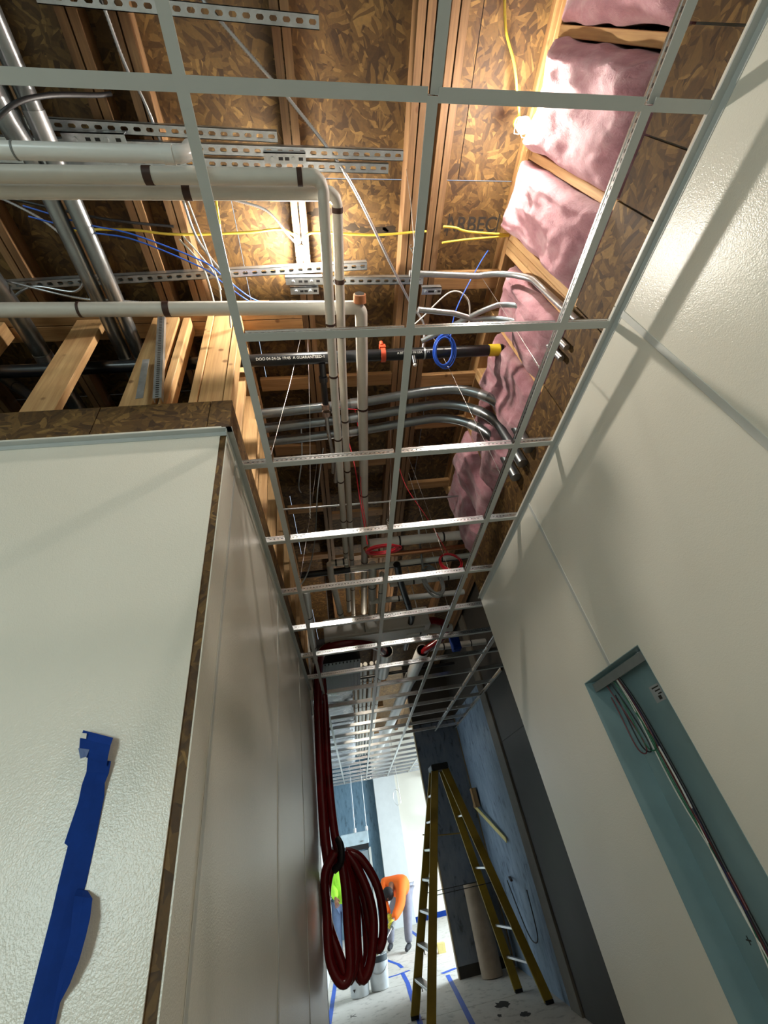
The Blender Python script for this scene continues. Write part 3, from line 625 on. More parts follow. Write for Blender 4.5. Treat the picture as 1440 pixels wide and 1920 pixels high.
for i, x in enumerate((.18, .26, .33, .42, .50, .57)):
    pipe('overhead_pipe', [(x, 5.9, 3.62), (x*.9+.03, 13.2, 3.62)], .03, PIPEW, ['first', 'second', 'third', 'fourth', 'fifth', 'last'][i]+' white pipe right of the foil duct in the far ceiling', [(.1, .03), (.3, .03), (.5, .03)], seg=8, group='white pipes beside the foil duct')
for i, y in enumerate((7.5, 8.9, 10.2, 11.4)): box('lumber_cross_piece', .15, .75, y, y+.05, 3.75, 3.85, WX, ce)

# black sprinkler main with branch
bp = empty('black_sprinkler_main', (.3, 1.30, 3.86), 'black steel sprinkler pipe crossing the corridor with orange clamp and white print', 'pipe')
MB().tube([(-3.2, 1.30, 3.86), (1.17, 1.30, 3.86)], .034, 18).build('pipe_run', BLK, bp)
text('pipe_lettering', 'DOO 04-24-26 19:45  A GUARANTEED-1', .022, (-.12, 1.2775, 3.8335), (1, 0, 0), (0, -.72, .69), INKW, bp)
text('pipe_lettering', 'A BT MADE IN USA  .5 FT', .018, (.60, 1.2775, 3.8335), (1, 0, 0), (0, -.72, .69), INKW, bp)
MB().tube([(.405, 1.30, 3.86), (.432, 1.30, 3.86)], .041, 18).build('clamp', ORNG, bp)
MB().box(.40, .437, 1.255, 1.275, 3.872, 3.905).tube([(.418, 1.262, 3.9), (.418, 1.262, 3.935)], .012, 8).build('clamp_ear', ORNG, bp)
MB().tube([(.60, 1.30, 3.83), (.60, 1.32, 3.78)], .014, 10).build('nipple', BLK, bp); MB().tube([(.60, 1.32, 3.78), (.60, 1.325, 3.77)], .011, 10).build('nipple_plug', INKW, bp)
MB().tube([(1.08, 1.30, 3.86), (1.15, 1.30, 3.86)], .0355, 18).build('yellow_label', LABY, bp)
MB().tube([(.665, 1.30, 3.86), (.675, 1.30, 3.86)], .036, 14).build('strap', GALV, bp)
br = MB().tube([(.055, 1.32, 3.84), (.055, 1.62, 3.80)], .02, 12).build('branch_pipe', BLK, bp)
for y in (1.40, 1.58, 1.63): MB().tube([(.055, y, 3.83-.13*(y-1.32)), (.055, y+.03, 3.826-.13*(y-1.32))], .026, 10).build('coupling', BLK if y < 1.5 else plain('brass_fitting%d' % int(y*100), (.45, .33, .28, 1), .35, .8), br)
ringed('braided_drop_hose', [(.055, 1.66, 3.8), (.06, 1.78, 3.77), (.075, 1.95, 3.73), (.07, 2.1, 3.7)], .014, 'dark braided sprinkler hose hanging under the black branch pipe', 'braided sprinkler hoses')
ringed('braided_drop_hose', [(.10, 1.64, 3.8), (.12, 1.72, 3.76), (.10, 1.95, 3.68), (.08, 2.15, 3.66)], .017, 'bright braided sprinkler hose with red collar beside the black branch', 'braided sprinkler hoses')
for i, (p, r, l) in enumerate([([(-.3, 3.3, 3.62), (1.3, 3.3, 3.62)], .03, 'black pipe crossing beyond the copper pipe'), ([(.565, 3.1, 3.5), (.62, 3.4, 3.48), (.80, 4.15, 3.46), (.78, 4.9, 3.4)], .032, 'black pipe running down the far middle of the grid'), ([(-.2, 5.95, 3.45), (1.6, 5.9, 3.45)], .022, 'thin black pipe across behind the black unit'),
                               ([(-1.95, 1.42, 4.2), (-1.53, 1.42, 3.80), (-1.2, 1.44, 3.45)], .03, 'black pipe slanting behind the left edge studs')]):
    pipe('black_pipe', p, r, BLK, l, [(.4, .03)], bmat=BLK)
pipe('steel_rod', [(-.37, 2.62, 3.85), (1.2, 2.66, 3.85)], .008, EMT, 'thin steel rod crossing the corridor before the red coil', [(.5, .02)], bmat=GALV)

# conduits ---------------------------------------------------------------------
def bendpts(y, z, x0, xb, r, zb, dy=0):      # run along x then a quarter bend down into the wall
    P = [Vector((x0, y, z))]; n = 10
    for i in range(n+1):
        a = PI/2*i/n; P.append(Vector((xb-r+r*math.sin(a), y-dy*(i/n), z-r+r*math.cos(a))))
    P.append(Vector((xb, y-dy-.02, zb))); return P
pipe('thin_conduit', [(.56, .885, 3.95)]+bendpts(.905, 3.95, .8, 1.168, .22, 3.25, .06)[1:], .0155, EMT, 'upper thin steel conduit bending down into the right wall', [(.86, .03)], bmat=GALV, seg=12)
pipe('thin_conduit', [(.59, 1.01, 3.8), (.79, 1.035, 3.8)]+bendpts(1.075, 3.8, .8, 1.166, .24, 3.25, .05)[1:], .015, EMT, 'middle thin steel conduit running straight then dipping into the right wall', [(.8, .03)], bmat=GALV, seg=12)
pipe('thin_conduit', [(.63, 1.19, 3.8), (.80, 1.105, 3.8), (.94, 1.035, 3.8)]+bendpts(1.0, 3.8, .9, 1.17, .14, 3.25, .03)[1:], .0145, EMT, 'thin steel conduit arched diagonally over the pink batt', [(.8, .03)], n=4, bmat=GALV, seg=12)
for i, (y, z, xb, r) in enumerate([(1.62, 3.905, 1.165, .34), (1.735, 3.9, 1.16, .36), (1.85, 3.895, 1.155, .38)]):
    pipe('thick_conduit', [(-.384, y+.085, z), (.2, y+.05, z), (.7, y-.012, z)]+bendpts(y-.02, z, .8, xb, r, 3.2, .05)[1:], .0315, EMTD, ['nearest', 'middle', 'farthest'][i]+' of three thick grey conduits sweeping into the right wall', [(.30, .05), (.72, .06)], n=3, bmat=EMT, group='three thick conduits')
for i, (x, z, r) in enumerate([(-1.04, 4.0, .034), (-.955, 4.0, .036)]):
    pipe('large_conduit', [(x, -.8, z), (x-.01, .3, z), (x-.03, 3.5, z)], r, EMTD, ['left', 'right'][i]+' of two large shiny conduits running away at left', [(.27, .12), (.5, .06)], bmat=EMT)
pipe('large_conduit', [(-1.06, -.2, 3.9), (-1.03, .32, 3.9), (-1.02, .42, 3.92)], .04, EMTD, 'large grey conduit at the upper left edge above the white pipes', [(.6, .04)], bmat=EMT)
pipe('large_conduit', [(-1.50, .5, 4.0), (-1.47, 1.0, 4.0), (-1.45, 3.2, 4.0)], .045, EMTD, 'large dull conduit at the far left edge behind the studs', [(.3, .06)], bmat=EMT)
# steel framing channel standing between the studs at left
sc = empty('steel_stud_channel', (-.745, 1.1, 3.3), 'bright perforated steel channel upright between the left studs', 'steel channel')
CB, CT = Vector((-.688, 1.12, 3.28)), Vector((-.80, 1.12, 4.06))
MB().bar(CB, CT, .003, .036, (1, 0, 0)).bar(CB+Vector((-.017, .012, 0)), CT+Vector((-.017, .012, 0)), .026, .003, (1, 0, 0)).bar(CB+Vector((.017, .012, 0)), CT+Vector((.017, .012, 0)), .026, .003, (1, 0, 0)).build('channel', GALV, sc)
m = MB()
for i in range(46):
    p = CB.lerp(CT, (i+.5)/46); m.box(p.x-.007, p.x+.007, 1.1175, 1.1184, p.z-.0035, p.z+.0035)
m.build('perforation', INK, sc)['kind'] = 'stuff'
obj('steel_angle', MB().bar((-.755, 1.11, 3.27), (-.80, 1.13, 3.62), .03, .003, (0, 1, 0)), GALV, 'short dark steel strip leaning left of the perforated channel', 'steel angle')
for (y, z, l) in [(1.06, 3.47, 'small steel strap holding the thin conduits on the triple stud'), (1.33, 3.42, 'small steel clip on the stud near the black pipe end')]:
    obj('conduit_strap', MB().box(1.165, 1.2, y, y+.035, z, z+.02).box(1.163, 1.167, y, y+.035, z, z+.06).tube([(1.16, y+.017, z+.045), (1.166, y+.017, z+.045)], .007, 6), GALV, l, 'strap')
cable('white_cable', [(.62, 1.35, 4.2), (.7, 1.2, 4.1), (.86, 1.05, 4.1), (.98, 1.1, 4.1), (1.02, 1.25, 4.1)], .005, WHTW, 'pale cable arching behind the blue coil under the right joists')
cable('white_cable', [(-.13, 2.0, 4.18), (-.15, 2.2, 4.0), (-.2, 2.4, 3.9), (-.2, 2.6, 4.0)], .005, GREYC, 'pale cable sagging behind the second lit cross tee')
cable('white_cable', [(.02, 2.3, 4.2), (-.06, 2.5, 3.9), (-.12, 2.75, 3.6), (-.2, 2.9, 3.4), (-.28, 2.95, 3.3)], .0055, GREYC, 'grey cable falling to the left wall beside the hanger wire')
cable('red_cable', [(.28, 1.9, 4.2), (.30, 2.1, 3.95), (.27, 2.3, 3.7), (.28, 2.45, 3.4)], .003, REDW, 'thin red cable hanging straight above the red coil')
cable('red_cable', [(.10, 1.62, 3.84), (.18, 1.64, 3.82), (.31, 1.66, 3.82)], .002, REDW, 'thin red string tied across the white pipes')

# ------------------------------------------------------------------ equipment in the far ceiling
hb = empty('hanging_white_box', (.45, 4.3, 3.4), 'long white hanging box unit above the red hoses', 'air unit')
box('casing', -.16, 1.02, 4.28, 4.72, 3.40, 3.62, PVC, hb, .01); box('seam', .28, .29, 4.275, 4.28, 3.41, 3.61, GREYC, hb); box('drain_tray', -.1, .95, 4.3, 4.7, 3.385, 3.399, TRIM, hb)
for x in (-.1, .95): MB().tube([(x, 4.5, 3.62), (x, 4.5, 4.3)], .006, 6).build('hanger_rod', GALV, hb)
bu = empty('black_air_grille', (-.03, 5.2, 3.3), 'black slatted air unit between foil duct and hanging white box', 'air unit')
box('housing', -.30, .22, 4.75, 5.75, 3.30, 3.6, BLKM, bu, .005)
for i in range(12): box('slat', -.28+i*.042, -.268+i*.042, 4.78, 5.72, 3.285, 3.30, BLKM, bu)
dm = MB(); vs = []; fs = []; N, K = 90, 20
for j in range(N+1):
    yy = 5.85+j*(12.2-5.85)/N
    for i in range(K):
        a = 2*PI*i/K; cx, sz = math.cos(a), math.sin(a); e = .45
        px = -.27+.385*abs(cx)**e*(1 if cx > 0 else -1); pz = 3.48+.2*abs(sz)**e*(1 if sz > 0 else -1)
        nzv = noise.fractal(Vector((px*4, yy*3.4, pz*4)), .8, 2.1, 4)*.034+noise.noise(Vector((px*1.2, yy*9, pz)))*.022
        vs.append((px+cx*nzv, yy, pz+sz*nzv))
for j in range(N):
    for i in range(K): fs.append((j*K+i, (j+1)*K+i, (j+1)*K+(i+1) % K, j*K+(i+1) % K))
fs.append(tuple(range(K))); dm.add(vs, fs, 0, False)
fd = empty('foil_wrapped_duct', (-.27, 5.85, 3.5), 'crinkled silver foil wrapped duct along the far ceiling', 'duct'); dm.build('foil_wrap', FOIL, fd)
for y in (6.3, 7.5, 8.8, 10.2): box('foil_tape_band', -.66, .13, y, y+.07, 3.262, 3.274, FOIL, fd)
pv = empty('large_vent_pipe', (1.0, 5.1, 3.42), 'large white vent pipe running away with red hose in its open end', 'pipe')
def hollow(pts, r, ri, mat, par):
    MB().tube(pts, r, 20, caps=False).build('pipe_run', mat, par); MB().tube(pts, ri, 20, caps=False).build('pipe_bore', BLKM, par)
    p, q = Vector(pts[0]), Vector(pts[1]); u = (q-p).normalized(); a = u.orthogonal().normalized(); b = u.cross(a); vs = []
    for rr in (r, ri): vs += [p+(a*math.cos(2*PI*k/20)+b*math.sin(2*PI*k/20))*rr for k in range(20)]
    MB().add(vs, [(k, (k+1) % 20, 20+(k+1) % 20, 20+k) for k in range(20)]).build('pipe_rim', mat, par)
hollow([(1.03, 5.12, 3.42), (.62, 13.0, 3.40)], .082, .072, PVC, pv)
for f in (.12, .3, .55): q = Vector((1.03, 5.12, 3.42)).lerp(Vector((.62, 13, 3.4)), f); MB().tube([q, q+Vector((-.006, .12, 0))], .088, 20).build('coupling', PVC, pv)
pv2 = empty('short_vent_pipe', (.55, 5.0, 3.42), 'short white vent pipe end with red hose entering it by the middle runner', 'pipe'); hollow([(.55, 4.95, 3.42), (.55, 5.9, 3.45)], .085, .075, PVC, pv2)
# red hose --------------------------------------------------------------------
rh = empty('red_hose_coil', (-.2, 5.05, 1.2), 'dark red hose hanging in a big coil from the end of the left wall', 'hose')
MB().tube(smooth([(.55, 5.1, 3.42), (.5, 4.85, 3.40), (.40, 4.62, 3.38), (.2, 4.45, 3.38), (0, 4.4, 3.37), (-.16, 4.46, 3.36), (-.24, 4.6, 3.3), (-.285, 4.85, 3.12), (-.315, 5.04, 2.8), (-.325, 5.08, 2.2), (-.32, 5.08, 1.75), (-.29, 5.06, 1.5)], 8), .05, 14).build('feed_hose', HOSE, rh)
MB().tube(smooth([(-.24, 5.0, 3.22), (-.24, 5.1, 2.9), (-.25, 5.13, 2.3), (-.235, 5.12, 1.85), (-.2, 5.1, 1.6), (-.15, 5.08, 1.45)], 8), .042, 14).build('feed_hose', HOSE, rh)
for L in [
[(-0.241, 4.980, 1.628), (-0.345, 4.986, 1.486), (-0.368, 4.991, 1.219), (-0.343, 4.997, 0.948), (-0.260, 5.002, 0.805), (-0.185, 5.008, 0.859), (-0.175, 5.013, 1.124), (-0.173, 5.019, 1.369), (-0.194, 5.024, 1.612)],
[(-0.223, 5.040, 1.628), (-0.329, 5.046, 1.426), (-0.347, 5.051, 1.183), (-0.267, 5.057, 0.942), (-0.210, 5.062, 0.801), (-0.136, 5.068, 0.903), (-0.122, 5.073, 1.109), (-0.132, 5.079, 1.359), (-0.176, 5.084, 1.609)],
[(-0.171, 5.100, 1.616), (-0.133, 5.105, 1.447), (-0.095, 5.110, 1.257), (-0.112, 5.115, 0.958), (-0.097, 5.120, 0.781), (-0.015, 5.125, 0.855), (0.045, 5.130, 1.075), (0.032, 5.135, 1.263), (-0.050, 5.140, 1.474), (-0.138, 5.145, 1.602)],
[(-0.153, 5.160, 1.612), (-0.021, 5.165, 1.551), (0.098, 5.169, 1.368), (0.140, 5.174, 1.181), (0.121, 5.178, 1.000), (0.071, 5.183, 0.922), (0.036, 5.187, 0.970), (0.007, 5.192, 1.075), (-0.016, 5.196, 1.266), (-0.094, 5.201, 1.495), (-0.157, 5.205, 1.588)],
[(-0.202, 5.220, 1.612), (-0.170, 5.226, 1.410), (-0.148, 5.231, 1.149), (-0.146, 5.237, 0.912), (-0.109, 5.242, 0.759), (-0.040, 5.248, 0.860), (-0.021, 5.253, 1.074), (-0.040, 5.259, 1.311), (-0.134, 5.264, 1.576)],
]: MB().tube(smooth([(max(x+.012, -.335), y, z) for x, y, z in L], 6), .04, 12).build('hose_loop', HOSE, rh)
MB().tube(smooth([(-.2, 5.0, 1.72), (-.17, 4.96, 1.66), (-.18, 4.96, 1.55), (-.25, 5.0, 1.5)], 6), .03, 10).build('hose_tie', BLKM, rh)
tag(MB().tube(smooth([(1.03, 5.3, 3.42), (1.06, 5.05, 3.40), (1.17, 4.85, 3.40), (1.25, 4.65, 3.42), (1.22, 4.45, 3.44), (1.1, 4.35, 3.46), (.98, 4.32, 3.46)], 8), .042, 14).build('red_hose', HOSE), 'dark red hose curving from the large vent pipe to the hanging box', 'hose')
sv = empty('shutoff_valve_pipes', (-.34, 4.9, 3.2), 'white pipe stubs with black valve at the top of the left wall end', 'valve')
MB().tube([(-.325, 4.9, 3.42), (-.32, 4.92, 3.08)], .036, 14).build('pipe_stub', PIPEW, sv); MB().tube([(-.37, 4.8, 3.2), (-.365, 4.82, 2.95)], .024, 12).build('pipe_stub', PIPEW, sv); MB().tube([(-.32, 4.92, 3.08), (-.31, 4.95, 2.98), (-.27, 5.0, 2.95)], .03, 12).build('valve_body', BLKM, sv); MB().tube([(-.365, 4.82, 2.95), (-.36, 4.84, 2.8)], .012, 8).build('valve_stem', GALV, sv)
bt = empty('blue_tool', (1.3, 4.6, 3.3), 'small blue tool clipped near the corner of the dark alcove', 'tool'); box('body', 1.27, 1.37, 4.55, 4.65, 3.18, 3.36, TAPE, bt, .01); MB().tube([(1.32, 4.6, 3.36), (1.32, 4.6, 3.44)], .014, 8).build('stem', INKW, bt)

# ------------------------------------------------------------------ electrical cabinet recessed in the right wall
ec = empty('recessed_electrical_box', (XW, CY0, CZ0), 'open grey steel electrical box recessed in the right white wall', 'electrical box')
D = .125
box('back_panel', XW+D, XW+D+.003, CY0, CY1, CZ0, CZ1, TEAL, ec); box('side_panel', XW-.001, XW+D, CY0-.001, CY0+.002, CZ0, CZ1, TEAL, ec); box('side_panel', XW-.001, XW+D, CY1-.002, CY1+.001, CZ0, CZ1, TEAL, ec)
box('top_panel', XW-.001, XW+D, CY0, CY1, CZ1-.002, CZ1+.001, TEAL, ec); box('bottom_panel', XW-.001, XW+D, CY0, CY1, CZ0-.001, CZ0+.002, TEAL, ec)
box('rail', XW+.03, XW+.035, CY0+.01, CY1-.01, CZ1-.05, CZ1-.012, GREYC, ec); MB().tube([(XW+.06, CY0+.1, CZ1-.003), (XW+.06, CY0+.1, CZ1-.02)], .014, 12).build('knockout', GALV, ec)
lb = box('sticker', XW+D-.002, XW+D, 1.745, 1.815, 1.89, 1.955, plain('sticker_paper', rgb(165, 165, 165), .6), ec)
for i in range(3): box('print_line', XW+D-.0028, XW+D-.002, 1.752, 1.80-i*.012, 1.942-i*.013, 1.947-i*.013, INK, lb)
box('print_block', XW+D-.0028, XW+D-.002, 1.765, 1.785, 1.897, 1.912, INK, lb)
text('pen_mark', '+', .05, (XW+D-.001, 2.0, 1.15), (0, -1, 0), (0, 0, 1), INK, ec)
XB = XW+.07
for i, (mt, dy, r) in enumerate([(BLKW, 0, .006), (plain('brown_wire', rgb(90, 30, 30), .4), .012, .006), (WHTW, .024, .005), (GRNW, .03, .004), (plain('navy_wire', rgb(30, 40, 90), .4), .006, .005), (WHTW, .04, .003), (BLKW, .016, .005)]):
    s = [-.004, .01, -.012, .014, -.006, .02, .0][i]
    MB().tube(smooth([(XB-.03, 1.87+dy*.4, 2.06), (XB, 1.865+dy, 1.9), (XB+.01, 1.86+dy+s, 1.6), (XB, 1.84+dy-s, 1.3), (XB-.01, 1.82+dy+s, 1.0), (XB, 1.79+dy-s, .7), (XB, 1.8+dy, .56)], 8), r, 6).build('wire', mt, ec)
for i, (mt, y0, d) in enumerate([(GRNW, 1.90, .0), (BLKW, 1.93, .01), (plain('brown_wire_b', rgb(110, 50, 55), .4), 1.97, .0)]):
    MB().tube(smooth([(XB-.02, y0+.02, 2.03), (XB, y0+.01, 1.9), (XB, y0-.02+d, 1.77), (XB, y0+.01, 1.735), (XB, y0+.05, 1.77), (XB, y0+.055, 1.9), (XB, y0+.06, 1.98)], 6), .003, 5).build('wire_loop', mt, ec)

# ------------------------------------------------------------------ blue tape on the front wall
def ribbon(rows, y, th=.0006):           # rows: (xl, zl, xr, zr, off)
    m = MB(); vs = []
    for (a, b, c, d, o) in rows: vs += [(a, y-o, b), ((a+c)/2, y-o-.001, (b+d)/2), (c, y-o, d)]
    n = len(rows); k = len(vs); vs += [(p[0], p[1]+th, p[2]) for p in vs]; fs = []
    for i in range(n-1):
        for j in (0, 1):
            a = i*3+j; fs.append((a, a+1, a+4, a+3)); fs.append((k+a, k+a+3, k+a+4, k+a+1))
        for j in (0, 2): a = i*3+j; fs.append((a, a+3, k+a+3, k+a))
    fs += [(0, 1, k+1, k), (1, 2, k+2, k+1), (3*n-3, 3*n-2, k+3*n-2, k+3*n-3), (3*n-2, 3*n-1, k+3*n-1, k+3*n-2)]
    return m.add(vs, fs, 0, False)
bt = empty('torn_blue_tape', (-.6, YW, 1.7), 'torn strip of blue masking tape stuck on the left white wall', 'tape')
o = ribbon([(-.605, 1.885, -.551, 1.868, .012), (-.602, 1.855, -.552, 1.845, .008), (-.604, 1.83, -.555, 1.826, .010), (-.606, 1.80, -.553, 1.80, .003), (-.614, 1.728, -.552, 1.728, .002), (-.606, 1.722, -.552, 1.72, .0012), (-.606, 1.66, -.552, 1.655, .0012), (-.605, 1.62, -.556, 1.615, .001), (-.606, 1.5, -.562, 1.5, .001), (-.607, 1.3, -.558, 1.3, .001), (-.607, .9, -.556, .9, .001)], YW).build('tape_strip', TAPE, bt)
ribbon([(-.629, 1.945, -.556, 1.917, .016), (-.628, 1.925, -.555, 1.90, .022), (-.624, 1.90, -.556, 1.875, .020), (-.607, 1.884, -.557, 1.858, .014)], YW).build('folded_end', TAPE, bt)
ribbon([(-.627, 1.937, -.615, 1.934, .0235), (-.626, 1.926, -.613, 1.922, .0245)], YW).build('paper_scrap', INKW, bt)
ribbon([(-.626, 1.905, -.60, 1.898, .0225), (-.616, 1.882, -.603, 1.884, .021)], YW).build('grey_flap', plain('tape_back', rgb(70, 90, 140), .5), bt)
ribbon([(-.566, 1.648, -.545, 1.642, .004), (-.562, 1.638, -.527, 1.628, .016), (-.556, 1.615, -.521, 1.60, .022), (-.55, 1.585, -.521, 1.575, .024), (-.55, 1.56, -.524, 1.545, .024), (-.556, 1.535, -.535, 1.515, .018), (-.559, 1.50, -.549, 1.495, .008), (-.559, 1.40, -.552, 1.40, .003)], YW).build('loose_flap', TAPE, bt)
# ------------------------------------------------------------------ step ladder
sl = empty('step_ladder', (1.2, 7, 0), 'yellow fibreglass step ladder with black top standing open in the alcove', 'ladder')
box('top_cap', 1.13, 1.38, 6.86, 7.20, 2.30, 2.38, BLKM, sl, .012)
fr = [((1.18, 6.92, 2.31), (.545, 6.68, .02)), ((1.18, 7.15, 2.31), (.44, 7.33, .02))]
rr = [((1.33, 6.92, 2.31), (1.86, 6.70, .02)), ((1.33, 7.15, 2.31), (1.70, 7.30, .02))]
for a, b in fr+rr:
    q = MB().bar(a, b, .04, .10, (1, 0, 0)).build('rail', YLAD, sl, .004)
    MB().box(b[0]-.045, b[0]+.045, b[1]-.03, b[1]+.03, 0, .03).build('foot', BLKM, q)
for k in range(1, 8):
    f = k/8; a = Vector(fr[0][0]).lerp(Vector(fr[0][1]), f); b = Vector(fr[1][0]).lerp(Vector(fr[1][1]), f)
    q = MB().bar(a, b, .085, .026, (0, 0, 1)).build('step', ALU, sl, .003)
    for p, sg in ((a, 1), (b, -1)): MB().bar(p+Vector((.03, .03*sg, -.012)), p+Vector((.03, .10*sg, -.09)), .012, .004).build('step_brace', ALU, q)
for k in (2, 4, 6, 7):
    f = k/8; a = Vector(rr[0][0]).lerp(Vector(rr[0][1]), f); b = Vector(rr[1][0]).lerp(Vector(rr[1][1]), f); MB().bar(a, b, .03, .02, (0, 0, 1)).build('rear_brace', ALU, sl)
for q in (0, 1):
    a = Vector(fr[q][0]).lerp(Vector(fr[q][1]), .56); b = Vector(rr[q][0]).lerp(Vector(rr[q][1]), .56); MB().bar(a, b, .018, .006, (0, 0, 1)).build('spreader_bar', BLKM, sl)
    a, b = rr[q]; d = Vector((-.04, 0, 0)); MB().bar(Vector(a)+d, Vector(b)+d, .012, .012, (1, 0, 0)).build('red_edge', REDT, sl)
cable('yellow_rope', [(.88, 7.22, 1.62), (1.1, 7.2, 1.58), (1.45, 7.22, 1.55)], .008, plain('rope', rgb(175, 150, 90), .8), 'short tan rope tied between the ladder rails', cat='rope')
obj('leaning_trim_stick', MB().bar((1.93, 8.25, 1.86), (1.975, 7.05, 1.38), .06, .012, (1, 0, 0)), CREAM, 'pale trim stick leaning slanted on the blue wall behind the ladder', 'trim stick')
obj('wood_block', MB().box(1.90, 1.975, 8.02, 8.14, 1.82, 2.08), WZ, 'brown wood block at the upper end of the slanted trim stick', 'wood block')
cable('wall_cable_loop', [(1.96, 7.5, .95), (1.95, 7.2, .55), (1.95, 7.0, .42), (1.95, 6.75, .5), (1.96, 6.7, .9)], .007, BLKW, 'thin dark cable looping down the blue wall behind the ladder')
obj('wall_hook', MB().bar((1.99, 7.45, .98), (1.9, 7.05, .98), .03, .02), BAND, 'small brown bracket on the blue wall', 'bracket')
pr = empty('paper_roll', (1.6, 8.15, 0), 'tall roll of tan floor paper standing against the slate wall', 'paper roll')
MB().tube([(1.60, 8.16, 0), (1.62, 8.22, .94)], .145, 28).build('roll', PAPER, pr); MB().tube([(1.62, 8.22, .9395), (1.62, 8.22, .942)], .05, 16).build('core', BLKM, pr)
# ------------------------------------------------------------------ hanging steel unit in the far room
hs = empty('hanging_steel_hood', (0, 12.6, 1.7), 'pale steel box unit hung on two thin rods in the far room', 'hood')
box('casing', -.42, .235, 12.5, 13.0, 1.68, 1.92, STEEL, hs, .01); box('lower_vent', -.40, .22, 12.52, 12.98, 1.58, 1.68, BLKM, hs)
for x in (-.07, .21): MB().tube([(x, 12.55, 1.92), (x+.02, 12.55, 4.25)], .008, 8).build('hanger_rod', ALU, hs)
for x in (-.07, .21): MB().tube([(x, 12.55, 1.92), (x, 12.55, 2.0)], .035, 10).build('rod_bracket', ALU, hs)
box('knob', .07, .10, 12.47, 12.5, 1.72, 1.75, ALU, hs)
dd = structure('door_1', (0, 13.9, 0)); box('door_leaf', -.33, .23, 13.92, 13.99, 0, 1.55, plain('grey_door', rgb(130, 138, 142), .6), dd); box('door_frame', .23, .29, 13.9, 13.99, 0, 1.6, TRIM, dd)
cc = empty('hanging_wire_loop', (1.0, 13.0, 2.5), 'thin wire hanging from the grid with a loop before the far white wall', 'wire')
MB().tube([(1.08, 12.2, 4.2), (1.09, 12.2, 3.0), (1.10, 12.2, 2.3)], .008, 6).build('drop', WIRE, cc)
MB().tube([(1.02+.085*math.cos(2*PI*i/20), 12.2, 2.43+.16*math.sin(2*PI*i/20)) for i in range(21)], .006, 6).build('loop', WIRE, cc)
# ------------------------------------------------------------------ floor tape strips
def strip(pts, wd, label, mat=TAPEF):
    P = [Vector(p) for p in pts]; m = MB()
    vs = []; n = len(P)
    for i in range(n):
        d = (P[min(i+1, n-1)]-P[max(i-1, 0)]).normalized(); s = Vector((-d.y, d.x, 0))*wd/2
        for z in (.0008, .0018): vs += [(P[i].x-s.x, P[i].y-s.y, z), (P[i].x+s.x, P[i].y+s.y, z)]
    fs = []
    for i in range(n-1):
        a, b = i*4, i*4+4; fs += [(a+2, a+3, b+3, b+2), (a, b, b+1, a+1), (a, a+2, b+2, b), (a+1, b+1, b+3, a+3)]
    m.add(vs, fs); return obj('floor_tape', m, mat, label, 'tape', None)
strip([(-.58, 6.5, 0), (-.585, 8.4, 0), (-.6, 10.2, 0)], .06, 'blue floor tape running along the far left wall base')
strip([(.475, 9.54, 0), (.50, 8.9, 0), (.49, 8.4, 0), (.48, 7.0, 0)], .06, 'blue floor tape running lengthwise right of the buckets')
strip([(.24, 9.5, 0), (.40, 9.53, 0), (.60, 9.62, 0)], .06, 'short blue floor tape crossing behind the buckets')
strip([(1.08, 8.8, 0), (1.05, 8.0, 0), (.99, 6.6, 0)], .06, 'blue floor tape right of the ladder front rails')
strip([(.9, 13.6, 0), (1.0, 12.6, 0), (1.05, 11.9, 0)], .07, 'faded blue floor tape between the worker and the far wall')
strip([(.2, 11.0, 0), (.46, 10.2, 0), (.5, 9.9, 0)], .06, 'blue floor tape at the feet of the worker')
strip([(1.02, 8.95, 0), (1.26, 9.05, 0)], .09, 'wide bright blue tape piece near the slate wall corner')
# ------------------------------------------------------------------ buckets
def bucket(x, y, label, rim):
    t = empty('paint_bucket', (x, y, 0), label, 'bucket', 'white buckets on the floor'); n = 28
    m = MB(); vs = []; fs = []
    prof = [(.001, .004), (.125, .004), (.13, .01), (.148, .30), (.148, .355), (.143, .355), (.143, .29), (.125, .05), (.001, .05)]
    for r, z in prof:
        for k in range(n): vs.append((x+r*math.cos(2*PI*k/n), y+r*math.sin(2*PI*k/n), z))
    for j in range(len(prof)-1):
        for k in range(n): fs.append((j*n+k, j*n+(k+1) % n, (j+1)*n+(k+1) % n, (j+1)*n+k))
    m.add(vs, fs, 0, True); m.build('pail', BUCK, t)
    if rim: MB().tube([(x, y, .285), (x, y, .352)], .1505, n, caps=False).build('dark_rim_band', plain('bucket_band', rgb(60, 70, 74), .5), t)
    MB().tube([(x+.15*math.cos(a), y-.06-.1*math.sin(a) if False else y+.15*math.sin(a), .29-.1*math.sin(a+PI)*0-.12*max(0, -math.sin(a))) for a in [PI+PI*i/14 for i in range(15)]], .004, 6).build('handle', WIRE, t)
    return t
b1 = bucket(.10, 8.97, 'white bucket with dark rim and the mixing rod in it', True)
b2 = bucket(-.19, 8.87, 'white bucket with black arrow marks, left of the mixing bucket', False)
for z, s in ((.24, 1), (.10, -1)): MB().add([(-.285, 8.736, z), (-.245, 8.726, z), (-.265, 8.729, z+.035*s)], [(0, 1, 2)]).build('arrow_mark', INK, b2)
obj('cream_card', MB().add([(-.05, 8.98, .34), (.13, 9.0, .34), (.03, 9.03, .50), (-.04, 9.04, .46), (-.05, 8.99, .34), (.13, 9.01, .34), (.03, 9.04, .50), (-.04, 9.05, .46)], [(0, 1, 2, 3), (7, 6, 5, 4), (0, 4, 5, 1), (1, 5, 6, 2), (2, 6, 7, 3), (3, 7, 4, 0)]), CREAM, 'cream coloured card sticking out of the mixing bucket', 'card')
